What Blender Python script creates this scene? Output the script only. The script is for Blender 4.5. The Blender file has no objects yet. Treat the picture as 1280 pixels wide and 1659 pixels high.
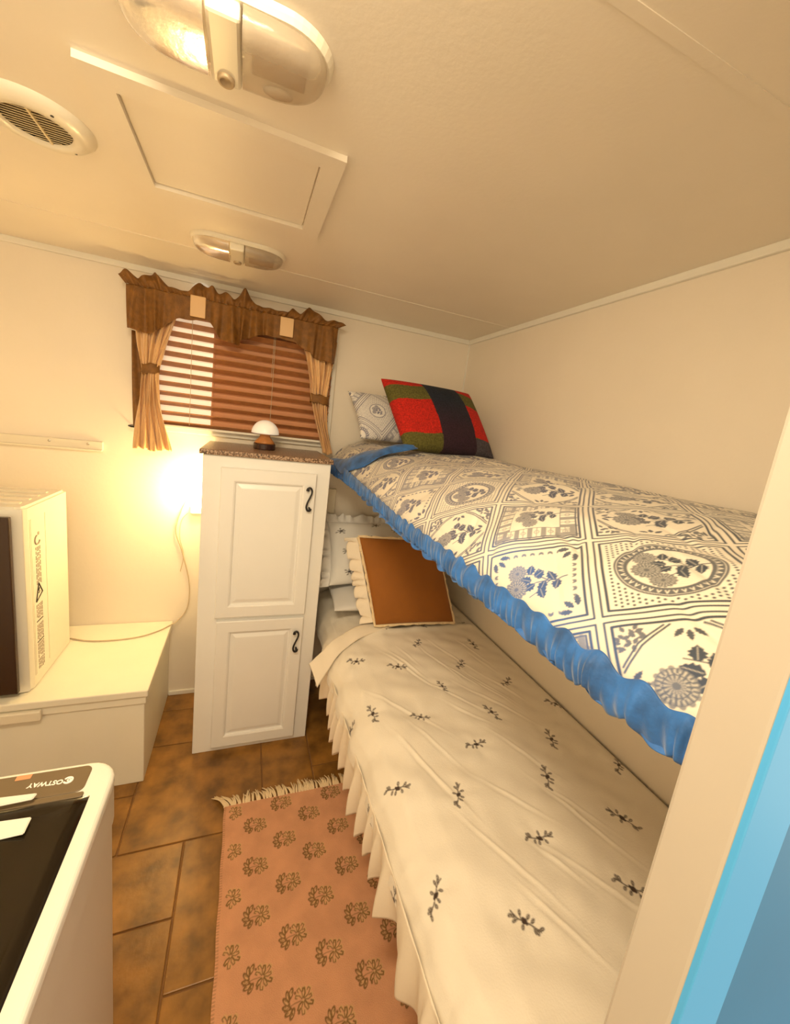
import bpy, bmesh, math, random
import numpy as np
from mathutils import Vector, Matrix

C = bpy.context.scene.collection
SC = bpy.context.scene
rng = random.Random(7)
nr = np.random.RandomState(5)
PI = math.pi

# ------------------------------------------------------------------ camera
EYE = 1.44105
cam = bpy.data.objects.new('camera', bpy.data.cameras.new('camera'))
C.objects.link(cam)
right = Vector((0.93552158, -0.33146321, 0.12219458))
up = Vector((-0.05349142, 0.20899694, 0.97645223))
fwd = Vector((0.34919629, 0.92002849, -0.17779071))
m = Matrix((right, up, -fwd)).transposed().to_4x4()
m.translation = Vector((0, 0, EYE))
cam.matrix_world = m
cam.data.sensor_fit = 'HORIZONTAL'
cam.data.sensor_width = 36
cam.data.lens = 36 * 626.59 / 1280
cam.data.shift_x = (640 - 628.33) / 1280
cam.data.shift_y = -(829.5 - 808.57) / 1280
cam.data.clip_start = 0.02
SC.camera = cam

# ------------------------------------------------------------------ light
SC.view_settings.view_transform = 'Standard'
SC.view_settings.look = 'None'
SC.view_settings.gamma = 1
SC.view_settings.exposure = 0.74
w = bpy.data.worlds.new('world'); SC.world = w; w.use_nodes = True
w.node_tree.nodes['Background'].inputs[0].default_value = (1.0, 0.785, 0.475, 1)
w.node_tree.nodes['Background'].inputs[1].default_value = 1.12

def area(name, loc, target, sx, sy, power, col):
    l = bpy.data.lights.new(name, 'AREA'); l.shape = 'RECTANGLE'
    l.size = sx; l.size_y = sy; l.energy = power; l.color = col
    o = bpy.data.objects.new(name, l); C.objects.link(o)
    o.location = loc
    o.rotation_euler = (Vector(target) - Vector(loc)).to_track_quat('-Z', 'Y').to_euler()
    return o
# ceiling lamp of the room behind the camera
area('room_lamp', (-0.14, 0.26, 1.935), (0.0, 0.85, 0.7), 0.32, 0.24, 10.8, (1.0, 0.82, 0.55))
# daylight from the corridor window, falling on the corridor side of the partition
area('corridor_daylight', (1.5, -0.9, 1.1), (0.8, 0.1, 0.9), 0.5, 0.8, 4, (0.55, 0.8, 1.0))

ROOM_H = 1.956; BACK = 1.95; RX = 1.10; LX = -1.12

# ------------------------------------------------------------------ materials
def mat(name, col, rough=0.5, metal=0.0, bump=0.0, bscale=200, var=0.0, vscale=6, spec=0.5, emis=None, estr=0,
        trans=0.0, attr=None, sheen=0.0, alpha=1.0):
    mt = bpy.data.materials.new(name); mt.use_nodes = True
    nt = mt.node_tree; b = nt.nodes['Principled BSDF']
    b.inputs['Base Color'].default_value = (*col, 1)
    b.inputs['Roughness'].default_value = rough
    b.inputs['Metallic'].default_value = metal
    b.inputs['Specular IOR Level'].default_value = spec
    b.inputs['Transmission Weight'].default_value = trans
    b.inputs['Sheen Weight'].default_value = sheen
    b.inputs['Alpha'].default_value = alpha
    if emis:
        b.inputs['Emission Color'].default_value = (*emis, 1); b.inputs['Emission Strength'].default_value = estr
    tc = nt.nodes.new('ShaderNodeTexCoord')
    src = None
    if attr:
        a = nt.nodes.new('ShaderNodeAttribute'); a.attribute_name = attr
        src = a.outputs['Color']
    if var > 0:
        n = nt.nodes.new('ShaderNodeTexNoise'); n.inputs['Scale'].default_value = vscale; n.inputs['Detail'].default_value = 5
        nt.links.new(tc.outputs['Object'], n.inputs['Vector'])
        mr = nt.nodes.new('ShaderNodeMapRange'); mr.inputs['From Min'].default_value = .3; mr.inputs['From Max'].default_value = .7
        mr.inputs['To Min'].default_value = 1 - var; mr.inputs['To Max'].default_value = 1 + var * .5
        nt.links.new(n.outputs['Fac'], mr.inputs['Value'])
        mx = nt.nodes.new('ShaderNodeMix'); mx.data_type = 'RGBA'; mx.blend_type = 'MULTIPLY'; mx.inputs[0].default_value = 1
        if src: nt.links.new(src, mx.inputs[6])
        else: mx.inputs[6].default_value = (*col, 1)
        nt.links.new(mr.outputs[0], mx.inputs[7])
        src = mx.outputs[2]
    if src: nt.links.new(src, b.inputs['Base Color'])
    if bump > 0:
        n = nt.nodes.new('ShaderNodeTexNoise'); n.inputs['Scale'].default_value = bscale; n.inputs['Detail'].default_value = 4
        nt.links.new(tc.outputs['Object'], n.inputs['Vector'])
        bp = nt.nodes.new('ShaderNodeBump'); bp.inputs['Strength'].default_value = bump; bp.inputs['Distance'].default_value = .002
        nt.links.new(n.outputs['Fac'], bp.inputs['Height']); nt.links.new(bp.outputs[0], b.inputs['Normal'])
    return mt

M = {}
M['wall'] = mat('painted_wall', (.87, .79, .68), .45, bump=.25, bscale=60, var=.03, vscale=3)
M['ceiling'] = mat('ceiling_panel', (.88, .80, .68), .42, bump=.15, bscale=90, var=.03, vscale=4)
M['trimw'] = mat('white_trim', (.86, .83, .75), .4)
M['cab'] = mat('cabinet_paint', (.86, .85, .83), .33, bump=.1, bscale=40, var=.02)
M['bench'] = mat('bench_paint', (.86, .82, .70), .45, bump=.15, bscale=50, var=.03)
M['post'] = mat('partition_paint', (.50, .44, .37), .5, var=.03)
M['bluetrim'] = mat('pale_blue_trim', (.075, .40, .84), .5)  # even blue base colour for the trim; the wall is darker blue
M['bluewall'] = mat('blue_wall', (.03, .20, .44), .55, var=.05)
M['black'] = mat('black_iron', (.012, .011, .012), .35)
M['tile'] = mat('terracotta_tile', (.31, .145, .028), .38, bump=.5, bscale=35, var=.55, vscale=13)
M['grout'] = mat('tile_grout', (.23, .11, .035), .8, bump=.5, bscale=300)
M['brown'] = mat('brown_jacquard', (.22, .092, .014), .6, bump=.8, bscale=260, var=.3, vscale=45)
M['tan'] = mat('tan_satin', (.72, .43, .19), .38, bump=.1, bscale=300, var=.1, vscale=20, sheen=.3)
M['tab'] = mat('tan_tab_fabric', (.72, .47, .24), .5)
M['slat'] = mat('wooden_slat', (.50, .22, .08), .4, bump=.2, bscale=80, var=.2, vscale=30)
M['shade'] = mat('brown_shade', (.72, .34, .165), .6, var=.1)
M['pane'] = mat('daylit_frosted_pane', (.9, .8, .65), .3, emis=(1.0, .76, .50), estr=.35)
M['cord'] = mat('white_cord', (.55, .44, .30), .5)
M['opal'] = mat('opal_shade', (.92, .90, .84), .3, emis=(1, .9, .75), estr=.12)
M['wood'] = mat('orange_wood', (.50, .20, .05), .35, var=.2, vscale=40)
M['darkbase'] = mat('dark_walnut', (.035, .012, .008), .25)
M['plastic'] = mat('ivory_plastic', (.83, .76, .62), .28)
M['lens'] = mat('clear_ribbed_lens', (.86, .74, .58), .2, trans=.7, bump=.35, bscale=70)
M['metal'] = mat('bare_metal', (.55, .5, .42), .3, metal=.9)
M['reflector'] = mat('lamp_reflector', (.50, .38, .24), .5, metal=.4)
M['bulb'] = mat('glass_bulb', (.95, .9, .8), .08, trans=.5)
M['vdark'] = mat('vent_shadow_gap', (.14, .085, .03), .7)
M['grille'] = mat('vent_grille', (.80, .66, .40), .4)
M['wash'] = mat('white_washer_plastic', (.80, .76, .66), .25)
M['washside'] = mat('washer_body_plastic', (.55, .46, .36), .4)
M['panelgrey'] = mat('taupe_control_panel', (.17, .12, .065), .3)
M['lid'] = mat('smoked_lid', (.014, .009, .004), .14, spec=.4)
M['ink'] = mat('grey_print', (.33, .27, .21), .6)
M['inkdark'] = mat('dark_print', (.05, .04, .03), .6)
M['inkred'] = mat('orange_print', (.75, .30, .14), .6)
M['whiteprint'] = mat('white_print', (.95, .92, .85), .5, emis=(1, .95, .85), estr=.0)
M['darkdoor'] = mat('dark_glass_door', (.045, .022, .012), .25)
M['quilt'] = mat('printed_quilt_cotton', (1, 1, 1), .75, attr='Col', bump=.25, bscale=350, sheen=.2)
M['embro'] = mat('cream_bedspread_cotton', (1, 1, 1), .72, attr='Col', bump=.3, bscale=300, sheen=.2)
M['creamcloth'] = mat('cream_ruffle_cotton', (.86, .76, .62), .75, bump=.3, bscale=260)
M['linen'] = mat('white_linen', (.84, .82, .80), .75, bump=.3, bscale=260)
M['bluecloth'] = mat('cobalt_blue_lining', (.020, .135, .44), .6, bump=.3, bscale=220, var=.55, vscale=28, sheen=.3)
M['boucle'] = mat('boucle_wool', (1, 1, 1), .95, attr='Col', bump=1.6, bscale=120, sheen=.0, var=.45, vscale=170)
M['brownvelvet'] = mat('rust_brown_velvet', (.30, .10, .008), .8, bump=.2, bscale=300, sheen=.05, var=.08, vscale=9)
M['rug'] = mat('woven_rug', (1, 1, 1), .95, attr='Col', bump=.9, bscale=500, var=.12, vscale=14)
M['fringe'] = mat('cream_fringe_yarn', (.84, .66, .42), .9, bump=.8, bscale=400)
M['mattress'] = mat('mattress_ticking', (.80, .76, .70), .8)
M['board'] = mat('bunk_board', (.70, .58, .42), .6)

def granite():
    mt = bpy.data.materials.new('speckled_granite'); mt.use_nodes = True
    nt = mt.node_tree; b = nt.nodes['Principled BSDF']; b.inputs['Roughness'].default_value = .28
    tc = nt.nodes.new('ShaderNodeTexCoord'); n = nt.nodes.new('ShaderNodeTexNoise')
    n.inputs['Scale'].default_value = 190; n.inputs['Detail'].default_value = 3
    nt.links.new(tc.outputs['Object'], n.inputs['Vector'])
    r = nt.nodes.new('ShaderNodeValToRGB'); r.color_ramp.elements[0].position = .36; r.color_ramp.elements[1].position = .68
    r.color_ramp.elements[0].color = (.05, .025, .012, 1); r.color_ramp.elements[1].color = (.62, .45, .32, 1)
    e = r.color_ramp.elements.new(.5); e.color = (.26, .15, .085, 1)
    nt.links.new(n.outputs['Fac'], r.inputs[0]); nt.links.new(r.outputs[0], b.inputs['Base Color'])
    return mt
M['granite'] = granite()

# ------------------------------------------------------------------ object helpers
def obj(name, bm_or_me, m, parent=None, smooth=False):
    if isinstance(bm_or_me, bmesh.types.BMesh):
        me = bpy.data.meshes.new(name); bm_or_me.to_mesh(me); bm_or_me.free()
    else: me = bm_or_me
    me.materials.clear(); me.materials.append(m)
    if smooth:
        me.polygons.foreach_set('use_smooth', [True] * len(me.polygons))
    o = bpy.data.objects.new(name, me); C.objects.link(o)
    if parent:
        o.parent = parent
        o.matrix_parent_inverse = Matrix.Translation(-parent.location)
    return o
def thing(name, label, cat, loc=(0, 0, 0), group=None):
    o = bpy.data.objects.new(name, None); C.objects.link(o); o.location = loc
    o.empty_display_size = .05
    return tag(o, label, cat, group)
def tag(o, label, cat=None, group=None):
    o['label'] = label
    if cat: o['category'] = cat
    if group: o['group'] = group
    return o
def struct(name, bm, m, parent=None):
    o = obj(name, bm, m, parent)
    if not parent: o['kind'] = 'structure'
    return o
def add_box(bm, x0, x1, y0, y1, z0, z1, bev=0.0, seg=2, mat4=None):
    r = bmesh.ops.create_cube(bm, size=1)
    vs = r['verts']
    for v in vs:
        v.co = Vector(((x0 + x1) / 2 + v.co.x * (x1 - x0), (y0 + y1) / 2 + v.co.y * (y1 - y0), (z0 + z1) / 2 + v.co.z * (z1 - z0)))
    if mat4: bmesh.ops.transform(bm, matrix=mat4, verts=vs)
    if bev > 0:
        es = list({e for v in vs for e in v.link_edges})
        bmesh.ops.bevel(bm, geom=es, offset=bev, segments=seg, affect='EDGES', profile=.5)
    return bm
def bx(*a, **k): return add_box(bmesh.new(), *a, **k)
def vbox(x0, x1, y0, y1, z0, z1, r, seg=6, top=0.0):
    """box with its vertical edges rounded by r (and the top by `top`)"""
    bm = add_box(bmesh.new(), x0, x1, y0, y1, z0, z1)
    es = [e for e in bm.edges if abs(e.verts[0].co.z - e.verts[1].co.z) > 1e-6]
    bmesh.ops.bevel(bm, geom=es, offset=r, segments=seg, affect='EDGES', profile=.5)
    if top:
        es = [e for e in bm.edges if e.verts[0].co.z > z1 - 1e-6 and e.verts[1].co.z > z1 - 1e-6]
        bmesh.ops.bevel(bm, geom=es, offset=top, segments=4, affect='EDGES', profile=.5)
    return bm
def add_tube(bm, pts, r, seg=8, cap=True, radii=None):
    pts = [Vector(p) for p in pts]; rings = []
    prev = None
    for i, p in enumerate(pts):
        d = (pts[min(i + 1, len(pts) - 1)] - pts[max(i - 1, 0)]).normalized()
        a = prev if prev else (Vector((0, 0, 1)) if abs(d.z) < .9 else Vector((1, 0, 0)))
        u = (a - d * a.dot(d)).normalized(); v = d.cross(u); prev = u
        rr = radii[i] if radii else r
        rings.append([bm.verts.new(p + (u * math.cos(t * 2 * PI / seg) + v * math.sin(t * 2 * PI / seg)) * rr) for t in range(seg)])
    for a, b in zip(rings, rings[1:]):
        for t in range(seg): bm.faces.new((a[t], a[(t + 1) % seg], b[(t + 1) % seg], b[t]))
    if cap: bm.faces.new(rings[0][::-1]); bm.faces.new(rings[-1])
    return bm
def add_lathe(bm, prof, cx, cy, seg=48, sx=1.0, sy=1.0):
    rings = []
    for r, z in prof:
        if r < 1e-5: rings.append([bm.verts.new((cx, cy, z))])
        else: rings.append([bm.verts.new((cx + sx * r * math.cos(t * 2 * PI / seg), cy + sy * r * math.sin(t * 2 * PI / seg), z)) for t in range(seg)])
    for a, b in zip(rings, rings[1:]):
        for t in range(seg):
            t2 = (t + 1) % seg
            if len(a) == 1 and len(b) == 1: continue
            if len(a) == 1: bm.faces.new((a[0], b[t], b[t2]))
            elif len(b) == 1: bm.faces.new((a[t], a[t2], b[0]))
            else: bm.faces.new((a[t], a[t2], b[t2], b[t]))
    bmesh.ops.recalc_face_normals(bm, faces=bm.faces)
    return bm
def smooth_path(pts, n=8):
    """Catmull-Rom"""
    P = [Vector(p) for p in pts]; P = [P[0] * 2 - P[1]] + P + [P[-1] * 2 - P[-2]]; out = []
    for i in range(1, len(P) - 2):
        for k in range(n):
            t = k / n; a, b, c, d = P[i - 1:i + 3]
            out.append(.5 * ((2 * b) + (c - a) * t + (2 * a - 5 * b + 4 * c - d) * t * t + (3 * b - a - 3 * c + d) * t ** 3))
    out.append(P[-2]); return out
def grid_mesh(name, X, Y, Z, col=None, close_u=False):
    """X,Y,Z arrays (n,m) -> mesh, optional colour array (n,m,3) stored as attribute Col"""
    n, mm = X.shape
    me = bpy.data.meshes.new(name)
    co = np.stack([X, Y, Z], -1).reshape(-1, 3).astype(np.float32)
    idx = np.arange(n * mm).reshape(n, mm)
    q = np.stack([idx[:-1, :-1], idx[1:, :-1], idx[1:, 1:], idx[:-1, 1:]], -1).reshape(-1, 4)
    me.vertices.add(len(co)); me.vertices.foreach_set('co', co.ravel())
    me.loops.add(q.size); me.loops.foreach_set('vertex_index', q.ravel().astype(np.int32))
    me.polygons.add(len(q)); me.polygons.foreach_set('loop_start', (np.arange(len(q)) * 4).astype(np.int32))
    me.polygons.foreach_set('loop_total', np.full(len(q), 4, np.int32))
    me.polygons.foreach_set('use_smooth', np.ones(len(q), bool))
    me.update(calc_edges=True); me.validate()
    if col is not None:
        a = me.color_attributes.new('Col', 'FLOAT_COLOR', 'POINT')
        c = np.ones((len(co), 4), np.float32); c[:, :3] = col.reshape(-1, 3)
        a.data.foreach_set('color', c.ravel())
    return me
def sheet(name, X, Y, Z, m, parent=None, thick=0.0, col=None):
    o = obj(name, grid_mesh(name, X, Y, Z, col), m, parent)
    if thick:
        md = o.modifiers.new('cloth', 'SOLIDIFY'); md.thickness = thick; md.offset = 0
    return o
class Wave:
    """smooth 2-D noise from random sinusoids"""
    def __init__(s, k, f0, f1, seed):
        r = np.random.RandomState(seed)
        s.f = r.uniform(f0, f1, k); a = r.uniform(0, 2 * PI, k)
        s.kx = s.f * np.cos(a); s.ky = s.f * np.sin(a); s.p = r.uniform(0, 2 * PI, k); s.n = k
    def __call__(s, x, y):
        o = 0
        for i in range(s.n): o = o + np.sin(2 * PI * (s.kx[i] * x + s.ky[i] * y) + s.p[i])
        return o / math.sqrt(s.n)

# ------------------------------------------------------------------ pattern drawing (numpy coverage canvas)
class Canvas:
    def __init__(s, x0, x1, y0, y1, res):
        s.x0, s.y0, s.res = x0, y0, res
        s.w = int((x1 - x0) / res) + 1; s.h = int((y1 - y0) / res) + 1
        s.a = np.zeros((s.h, s.w), np.float32)
    def win(s, xa, xb, ya, yb):
        i0 = max(0, int((xa - s.x0) / s.res) - 1); i1 = min(s.w, int((xb - s.x0) / s.res) + 3)
        j0 = max(0, int((ya - s.y0) / s.res) - 1); j1 = min(s.h, int((yb - s.y0) / s.res) + 3)
        if i1 <= i0 or j1 <= j0: return None
        xs = s.x0 + np.arange(i0, i1) * s.res; ys = s.y0 + np.arange(j0, j1) * s.res
        X, Y = np.meshgrid(xs, ys); return (slice(j0, j1), slice(i0, i1)), X, Y
    def put(s, sl, d, v, op='max'):
        c = np.clip(.5 - d / s.res, 0, 1)
        if op == 'set': s.a[sl] = s.a[sl] * (1 - c) + v * c
        else: s.a[sl] = np.maximum(s.a[sl], c * v)
    def line(s, pts, wd, v=1.0, op='max', taper=False):
        for k, (p, q) in enumerate(zip(pts, pts[1:])):
            ww = wd * (1 - .6 * k / max(1, len(pts) - 1)) if taper else wd
            r = s.win(min(p[0], q[0]) - ww, max(p[0], q[0]) + ww, min(p[1], q[1]) - ww, max(p[1], q[1]) + ww)
            if not r: continue
            sl, X, Y = r; dx, dy = q[0] - p[0], q[1] - p[1]
            t = np.clip(((X - p[0]) * dx + (Y - p[1]) * dy) / (dx * dx + dy * dy + 1e-12), 0, 1)
            s.put(sl, np.hypot(X - p[0] - t * dx, Y - p[1] - t * dy) - ww / 2, v, op)
    def ell(s, cx, cy, rx, ry, ang=0, v=1.0, op='max', ring=0.0, fn=None):
        R = max(rx, ry) + ring
        r = s.win(cx - R, cx + R, cy - R, cy + R)
        if not r: return
        sl, X, Y = r; ca, sa = math.cos(ang), math.sin(ang)
        u = (X - cx) * ca + (Y - cy) * sa; w_ = -(X - cx) * sa + (Y - cy) * ca
        rad = np.hypot(u / rx, w_ / ry); d = (rad - 1) * min(rx, ry)
        if ring: d = np.abs(d) - ring / 2
        vv = v if fn is None else fn(rad, np.arctan2(w_ / ry, u / rx))
        s.put(sl, d, vv, op)
    def leaf(s, x, y, ang, ln, wd, v=1.0, vein=True):
        ca, sa = math.cos(ang), math.sin(ang)
        r = s.win(x - ln, x + ln, y - ln, y + ln)
        if not r: return
        sl, X, Y = r; u = ((X - x) * ca + (Y - y) * sa) / ln; w_ = (-(X - x) * sa + (Y - y) * ca)
        half = wd / 2 * np.clip(np.sin(PI * np.clip(u, 0, 1) ** .8), 0, 1) * (1 + .18 * np.sin(u * 26))
        d = np.where((u > 0) & (u < 1), np.abs(w_) - half, 1)
        s.put(sl, d, v)
        if vein:
            s.line([(x + ca * ln * .1, y + sa * ln * .1), (x + ca * ln * .85, y + sa * ln * .85)], wd * .07, .35, 'set')
    def mum(s, x, y, r, v=.75):
        def fn(rad, th):
            k = np.where(rad > .72, .5 + .5 * np.cos(th * 22), np.where(rad > .42, .55 + .45 * np.cos(th * 15 + 1), np.where(rad > .2, .3 + .5 * np.cos(th * 8) ** 2, .9)))
            return v * (.30 + .70 * k)
        s.ell(x, y, r, r, 0, v, 'set', fn=fn)
        s.ell(x, y, r * .98, r * .98, 0, v * .9, ring=r * .07)
        s.ell(x, y, r * .62, r * .62, 0, v * .95, ring=r * .08)
        for k in range(14):
            t = k * 2 * PI / 14; s.ell(x + r * math.cos(t), y + r * math.sin(t), r * .16, r * .16, 0, v * .7)
    def sample(s, X, Y):
        fx = np.clip((X - s.x0) / s.res, 0, s.w - 1.001); fy = np.clip((Y - s.y0) / s.res, 0, s.h - 1.001)
        i = fx.astype(int); j = fy.astype(int); a = fx - i; b = fy - j
        A = s.a
        return (A[j, i] * (1 - a) * (1 - b) + A[j, i + 1] * a * (1 - b) + A[j + 1, i] * (1 - a) * b + A[j + 1, i + 1] * a * b)

# ================================================================== STRUCTURE
struct('wall_back', bx(LX - .05, RX + .05, BACK, BACK + .05, 0, ROOM_H), M['wall'])
struct('wall_right', bx(RX, RX + .05, .175, BACK, 0, ROOM_H), M['wall'])
struct('wall_left', bx(LX - .05, LX, .2, BACK, 0, ROOM_H), M['wall'])
struct('ceiling', bx(LX - .05, 2.2, -1.3, BACK + .05, ROOM_H, ROOM_H + .04), M['ceiling'])
# partition at the foot of the bunks: white end cap, pale blue trim and blue wall on the corridor side
PE = .345; PY1 = PE / 2.075; PY0 = PE / 2.81
struct('trim_1', bx(PE, PE + .03, PY0, PY1, 0, ROOM_H, bev=.003), M['post'])
bm = bx(PE + .03, RX + .05, PY0 + .004, PY1, 0, ROOM_H); struct('wall_partition', bm, M['bluewall'])
struct('trim_2', bx(PE + .0015, PE + .062, PY0 - .004, PY0 + .003, 0, ROOM_H, bev=.001), M['bluetrim'])
bm = bx(PE + .03, RX, PY1 + .0002, PY1 + .006, 0, ROOM_H); struct('wall_foot', bm, M['wall'])
# ceiling seams and crown strips
struct('trim_3', bx(LX, RX, 1.592, 1.606, ROOM_H - .0012, ROOM_H + .002), M['ceiling'])
struct('trim_4', bx(PE, RX, .432, .448, ROOM_H - .0012, ROOM_H + .002), M['ceiling'])
struct('trim_5', bx(RX - .012, RX + .002, PY1, BACK, ROOM_H - .022, ROOM_H + .001, bev=.003), M['trimw'])
struct('trim_6', bx(LX, RX - .012, BACK - .012, BACK + .002, ROOM_H - .022, ROOM_H + .001, bev=.003), M['trimw'])
struct('trim_7', bx(RX - .006, RX + .001, BACK - .006, BACK + .001, 0, ROOM_H - .022), M['trimw'])
struct('baseboard_back', bx(-.30, RX, BACK - .008, BACK + .001, 0.0, .022, bev=.002), M['trimw'])
# floor: tiles of two sizes with grout between
bm = bx(LX - .05, 2.2, -1.3, BACK + .05, -.05, -.004)
for f in bm.faces: f.material_index = 0
floor_bm = bm
tiles = [(-.32, .131, 1.187, 1.618), (-.535, -.32, 1.187, 1.40), (-.535, -.32, 1.40, 1.83), (-.535, -.32, 1.83, 1.95), (-.32, .131, 1.618, 1.83), (-.32, .131, 1.83, 1.95),
         (.131, .332, 1.187, 1.60), (.131, .332, 1.60, 1.95), (.332, .55, 1.187, 1.385), (.332, .55, 1.385, 1.82), (.332, .55, 1.82, 1.95),
         (-.55, -.125, .972, 1.187), (-.34, -.125, .56, .972), (-.55, -.34, .56, .972), (-.125, .09, .808, 1.187), (-.125, .09, .38, .808),
         (.09, .52, .76, 1.187), (.09, .52, .33, .76), (-.55, -.125, .13, .56), (-.125, .09, -.05, .38), (.09, .52, -.1, .33)]
y = -1.3
while y < .13:
    for x0, x1 in ((-1.12, -.8), (-.8, -.55), (-.55, -.125)): tiles.append((x0, x1, y, min(y + .43, .13)))
    y += .43
for y0 in np.arange(-1.3, -.1, .4): tiles += [(-.125, .3, y0, y0 + .4), (.3, .73, y0, y0 + .4), (.73, 1.1, y0, y0 + .4), (1.1, 1.6, y0, y0 + .4), (1.6, 2.2, y0, y0 + .4)]
for y0 in np.arange(.13, 1.9, .455): tiles += [(-1.12, -.8, y0, y0 + .455), (-.8, -.55, y0, y0 + .455)]
for y0 in np.arange(-.1, 1.9, .41): tiles += [(.55, .8, y0, y0 + .41), (.8, 1.1, y0, y0 + .41)]
tile_me = bpy.data.meshes.new('floor')
bmt = bmesh.new()
for (x0, x1, y0, y1) in tiles:
    y1 = min(y1, BACK)
    add_box(bmt, x0 + .0025, x1 - .0025, y0 + .0025, y1 - .0025, -.02, 0, bev=.0022, seg=2)
for f in bmt.faces: f.material_index = 1
bmt.to_mesh(tile_me); bmt.free()
floor_bm.from_mesh(tile_me)
fme = bpy.data.meshes.new('floor'); floor_bm.to_mesh(fme); floor_bm.free()
fme.materials.append(M['grout']); fme.materials.append(M['tile'])
flo = bpy.data.objects.new('floor', fme); C.objects.link(flo); flo['kind'] = 'structure'

# ------------------------------------------------------------------ window
win = bpy.data.objects.new('window_1', None); C.objects.link(win); win['kind'] = 'structure'; win.location = (0, BACK, 1.33)
bm = bmesh.new()
for a in ((-.40, .385, 1.312, 1.339), (-.40, .385, 1.865, 1.885), (-.40, -.38, 1.338, 1.865), (.365, .385, 1.338, 1.865)):
    add_box(bm, a[0], a[1], BACK - .022, BACK - .0005, a[2], a[3], bev=.003)
obj('window_frame', bm, M['trimw'], win)
obj('pane', bx(-.38, -.157, BACK - .006, BACK - .001, 1.338, 1.865), M['pane'], win)
obj('pane', bx(-.150, .365, BACK - .006, BACK - .001, 1.338, 1.865), M['shade'], win)['label'] = 'pane covered with a brown shade'
obj('mullion', bx(-.157, -.150, BACK - .012, BACK - .001, 1.338, 1.865), M['shade'], win)

# venetian blind
bl = thing('venetian_blind', 'brown wooden slatted venetian blind filling the window', 'blind', (0, BACK - .045, 1.87))
zz = 1.352; k = 0
while zz < 1.85:
    T = Matrix.Translation((0, BACK - .043, zz)) @ Matrix.Rotation(math.radians(-24), 4, 'X')
    obj('slat', add_box(bmesh.new(), -.372, .36, -.019, .019, -.0012, .0012, mat4=T), M['slat'], bl)
    zz += .0262 if k < 0 else .0405; k += 1
obj('head_rail', bx(-.372, .36, BACK - .065, BACK - .023, 1.855, 1.882, bev=.003), M['slat'], bl)
obj('bottom_rail', bx(-.372, .36, BACK - .060, BACK - .025, 1.334, 1.344, bev=.002), M['trimw'], bl)
for x in (-.235, .095):
    obj('ladder_cord', add_tube(bmesh.new(), [(x, BACK - .066, 1.35), (x, BACK - .066, 1.86)], .0011, 5), M['cord'], bl)
obj('pull_cord', add_tube(bmesh.new(), [(.088, BACK - .07, 1.60), (.09, BACK - .069, 1.86)], .001, 5), M['cord'], bl)

# curtain rod + valance + drapes
vf = BACK - .108
rod = thing('curtain_rod', 'thin white rod holding the brown valance', 'curtain rod', (0, vf + .02, 1.865))
obj('rod', add_tube(bmesh.new(), [(-.455, BACK - .002, 1.865), (-.455, vf + .03, 1.865), (-.45, vf + .024, 1.865), (.365, vf + .024, 1.865), (.37, vf + .03, 1.865), (.37, BACK - .002, 1.865)], .004, 8), M['trimw'], rod)
val = thing('valance', 'brown ruffled valance with scalloped hem across the window top', 'valance', (0, vf, 1.87))
bot = np.array([(-.46, 1.70), (-.426, 1.695), (-.385, 1.690), (-.344, 1.711), (-.284, 1.768), (-.237, 1.769), (-.174, 1.782), (-.122, 1.722), (-.085, 1.705), (-.058, 1.706), (-.021, 1.735), (.03, 1.766), (.101, 1.766), (.176, 1.761), (.22, 1.737), (.266, 1.713), (.331, 1.695), (.36, 1.70)])
top = np.array([(-.487, 1.885), (-.455, 1.905), (-.42, 1.882), (-.366, 1.918), (-.317, 1.876), (-.244, 1.874), (-.211, 1.924), (-.175, 1.900), (-.16, 1.915), (-.14, 1.888), (-.114, 1.908), (-.079, 1.878), (-.04, 1.932), (.006, 1.878), (.139, 1.876), (.156, 1.905), (.19, 1.877), (.229, 1.922), (.27, 1.893), (.31, 1.876), (.349, 1.888), (.395, 1.875)])
nu = 520
xx = np.linspace(-.46, .36, nu)
zb = np.interp(xx, bot[:, 0], bot[:, 1]); kern = np.ones(13) / 13
zb = np.convolve(np.pad(zb, 6, 'edge'), kern, 'valid')
v = np.linspace(0, 1, 40)[:, None]
Z = 1.857 + (zb - 1.857) * v
swag = np.exp(-((xx + .05) / .10) ** 2) + np.exp(-((xx + .40) / .09) ** 2) + np.exp(-((xx - .31) / .08) ** 2)
pl = np.sin(xx * 2 * PI / .060 + 2.4 * np.sin(xx * 11)) * .013 * (0.15 + swag) + np.sin(xx * 2 * PI / .023) * .0025 * swag
Y = vf - .014 * np.sin(PI * v * .6) * swag - pl * (.35 + .9 * v) + 0 * Z
X = xx + 0 * v + .012 * v * np.sin(xx * 2 * PI / .1) * swag
sheet('panel', X, Y, Z, M['brown'], val, .0015)
# standing ruffle (header)
xr = np.linspace(-.487, .395, 560)
xm = np.linspace(-.46, .36, 560)
zt = np.interp(xr, top[:, 0], top[:, 1]); zt = np.convolve(np.pad(zt, 4, 'edge'), np.ones(9) / 9, 'valid')
v = np.linspace(0, 1, 16)[:, None]
X = xm + (xr - xm) * v; Z = 1.857 + (zt - 1.857) * v
hh = (zt - 1.857) / .05
Y = vf - .004 * np.sin(xm * 2 * PI / .023) * (1 - v) - .020 * v ** 1.5 * np.sin(xr * 2 * PI / .061 + 1.5 * np.sin(xr * 17)) * hh - .006 * np.sin(PI * v)
Y = np.minimum(Y, BACK - .03)
sheet('header_ruffle', X, Y, Z, M['brown'], val, .0015)
for (x0, x1, z0, z1) in ((-.238, -.182, 1.783, 1.862), (.107, .163, 1.775, 1.852)):
    o = obj('fabric_tab', bx(x0, x1, vf - .020, vf - .011, z0, z1, bev=.003), M['tab'], val); o['label'] = 'pale tan square tab'
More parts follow.
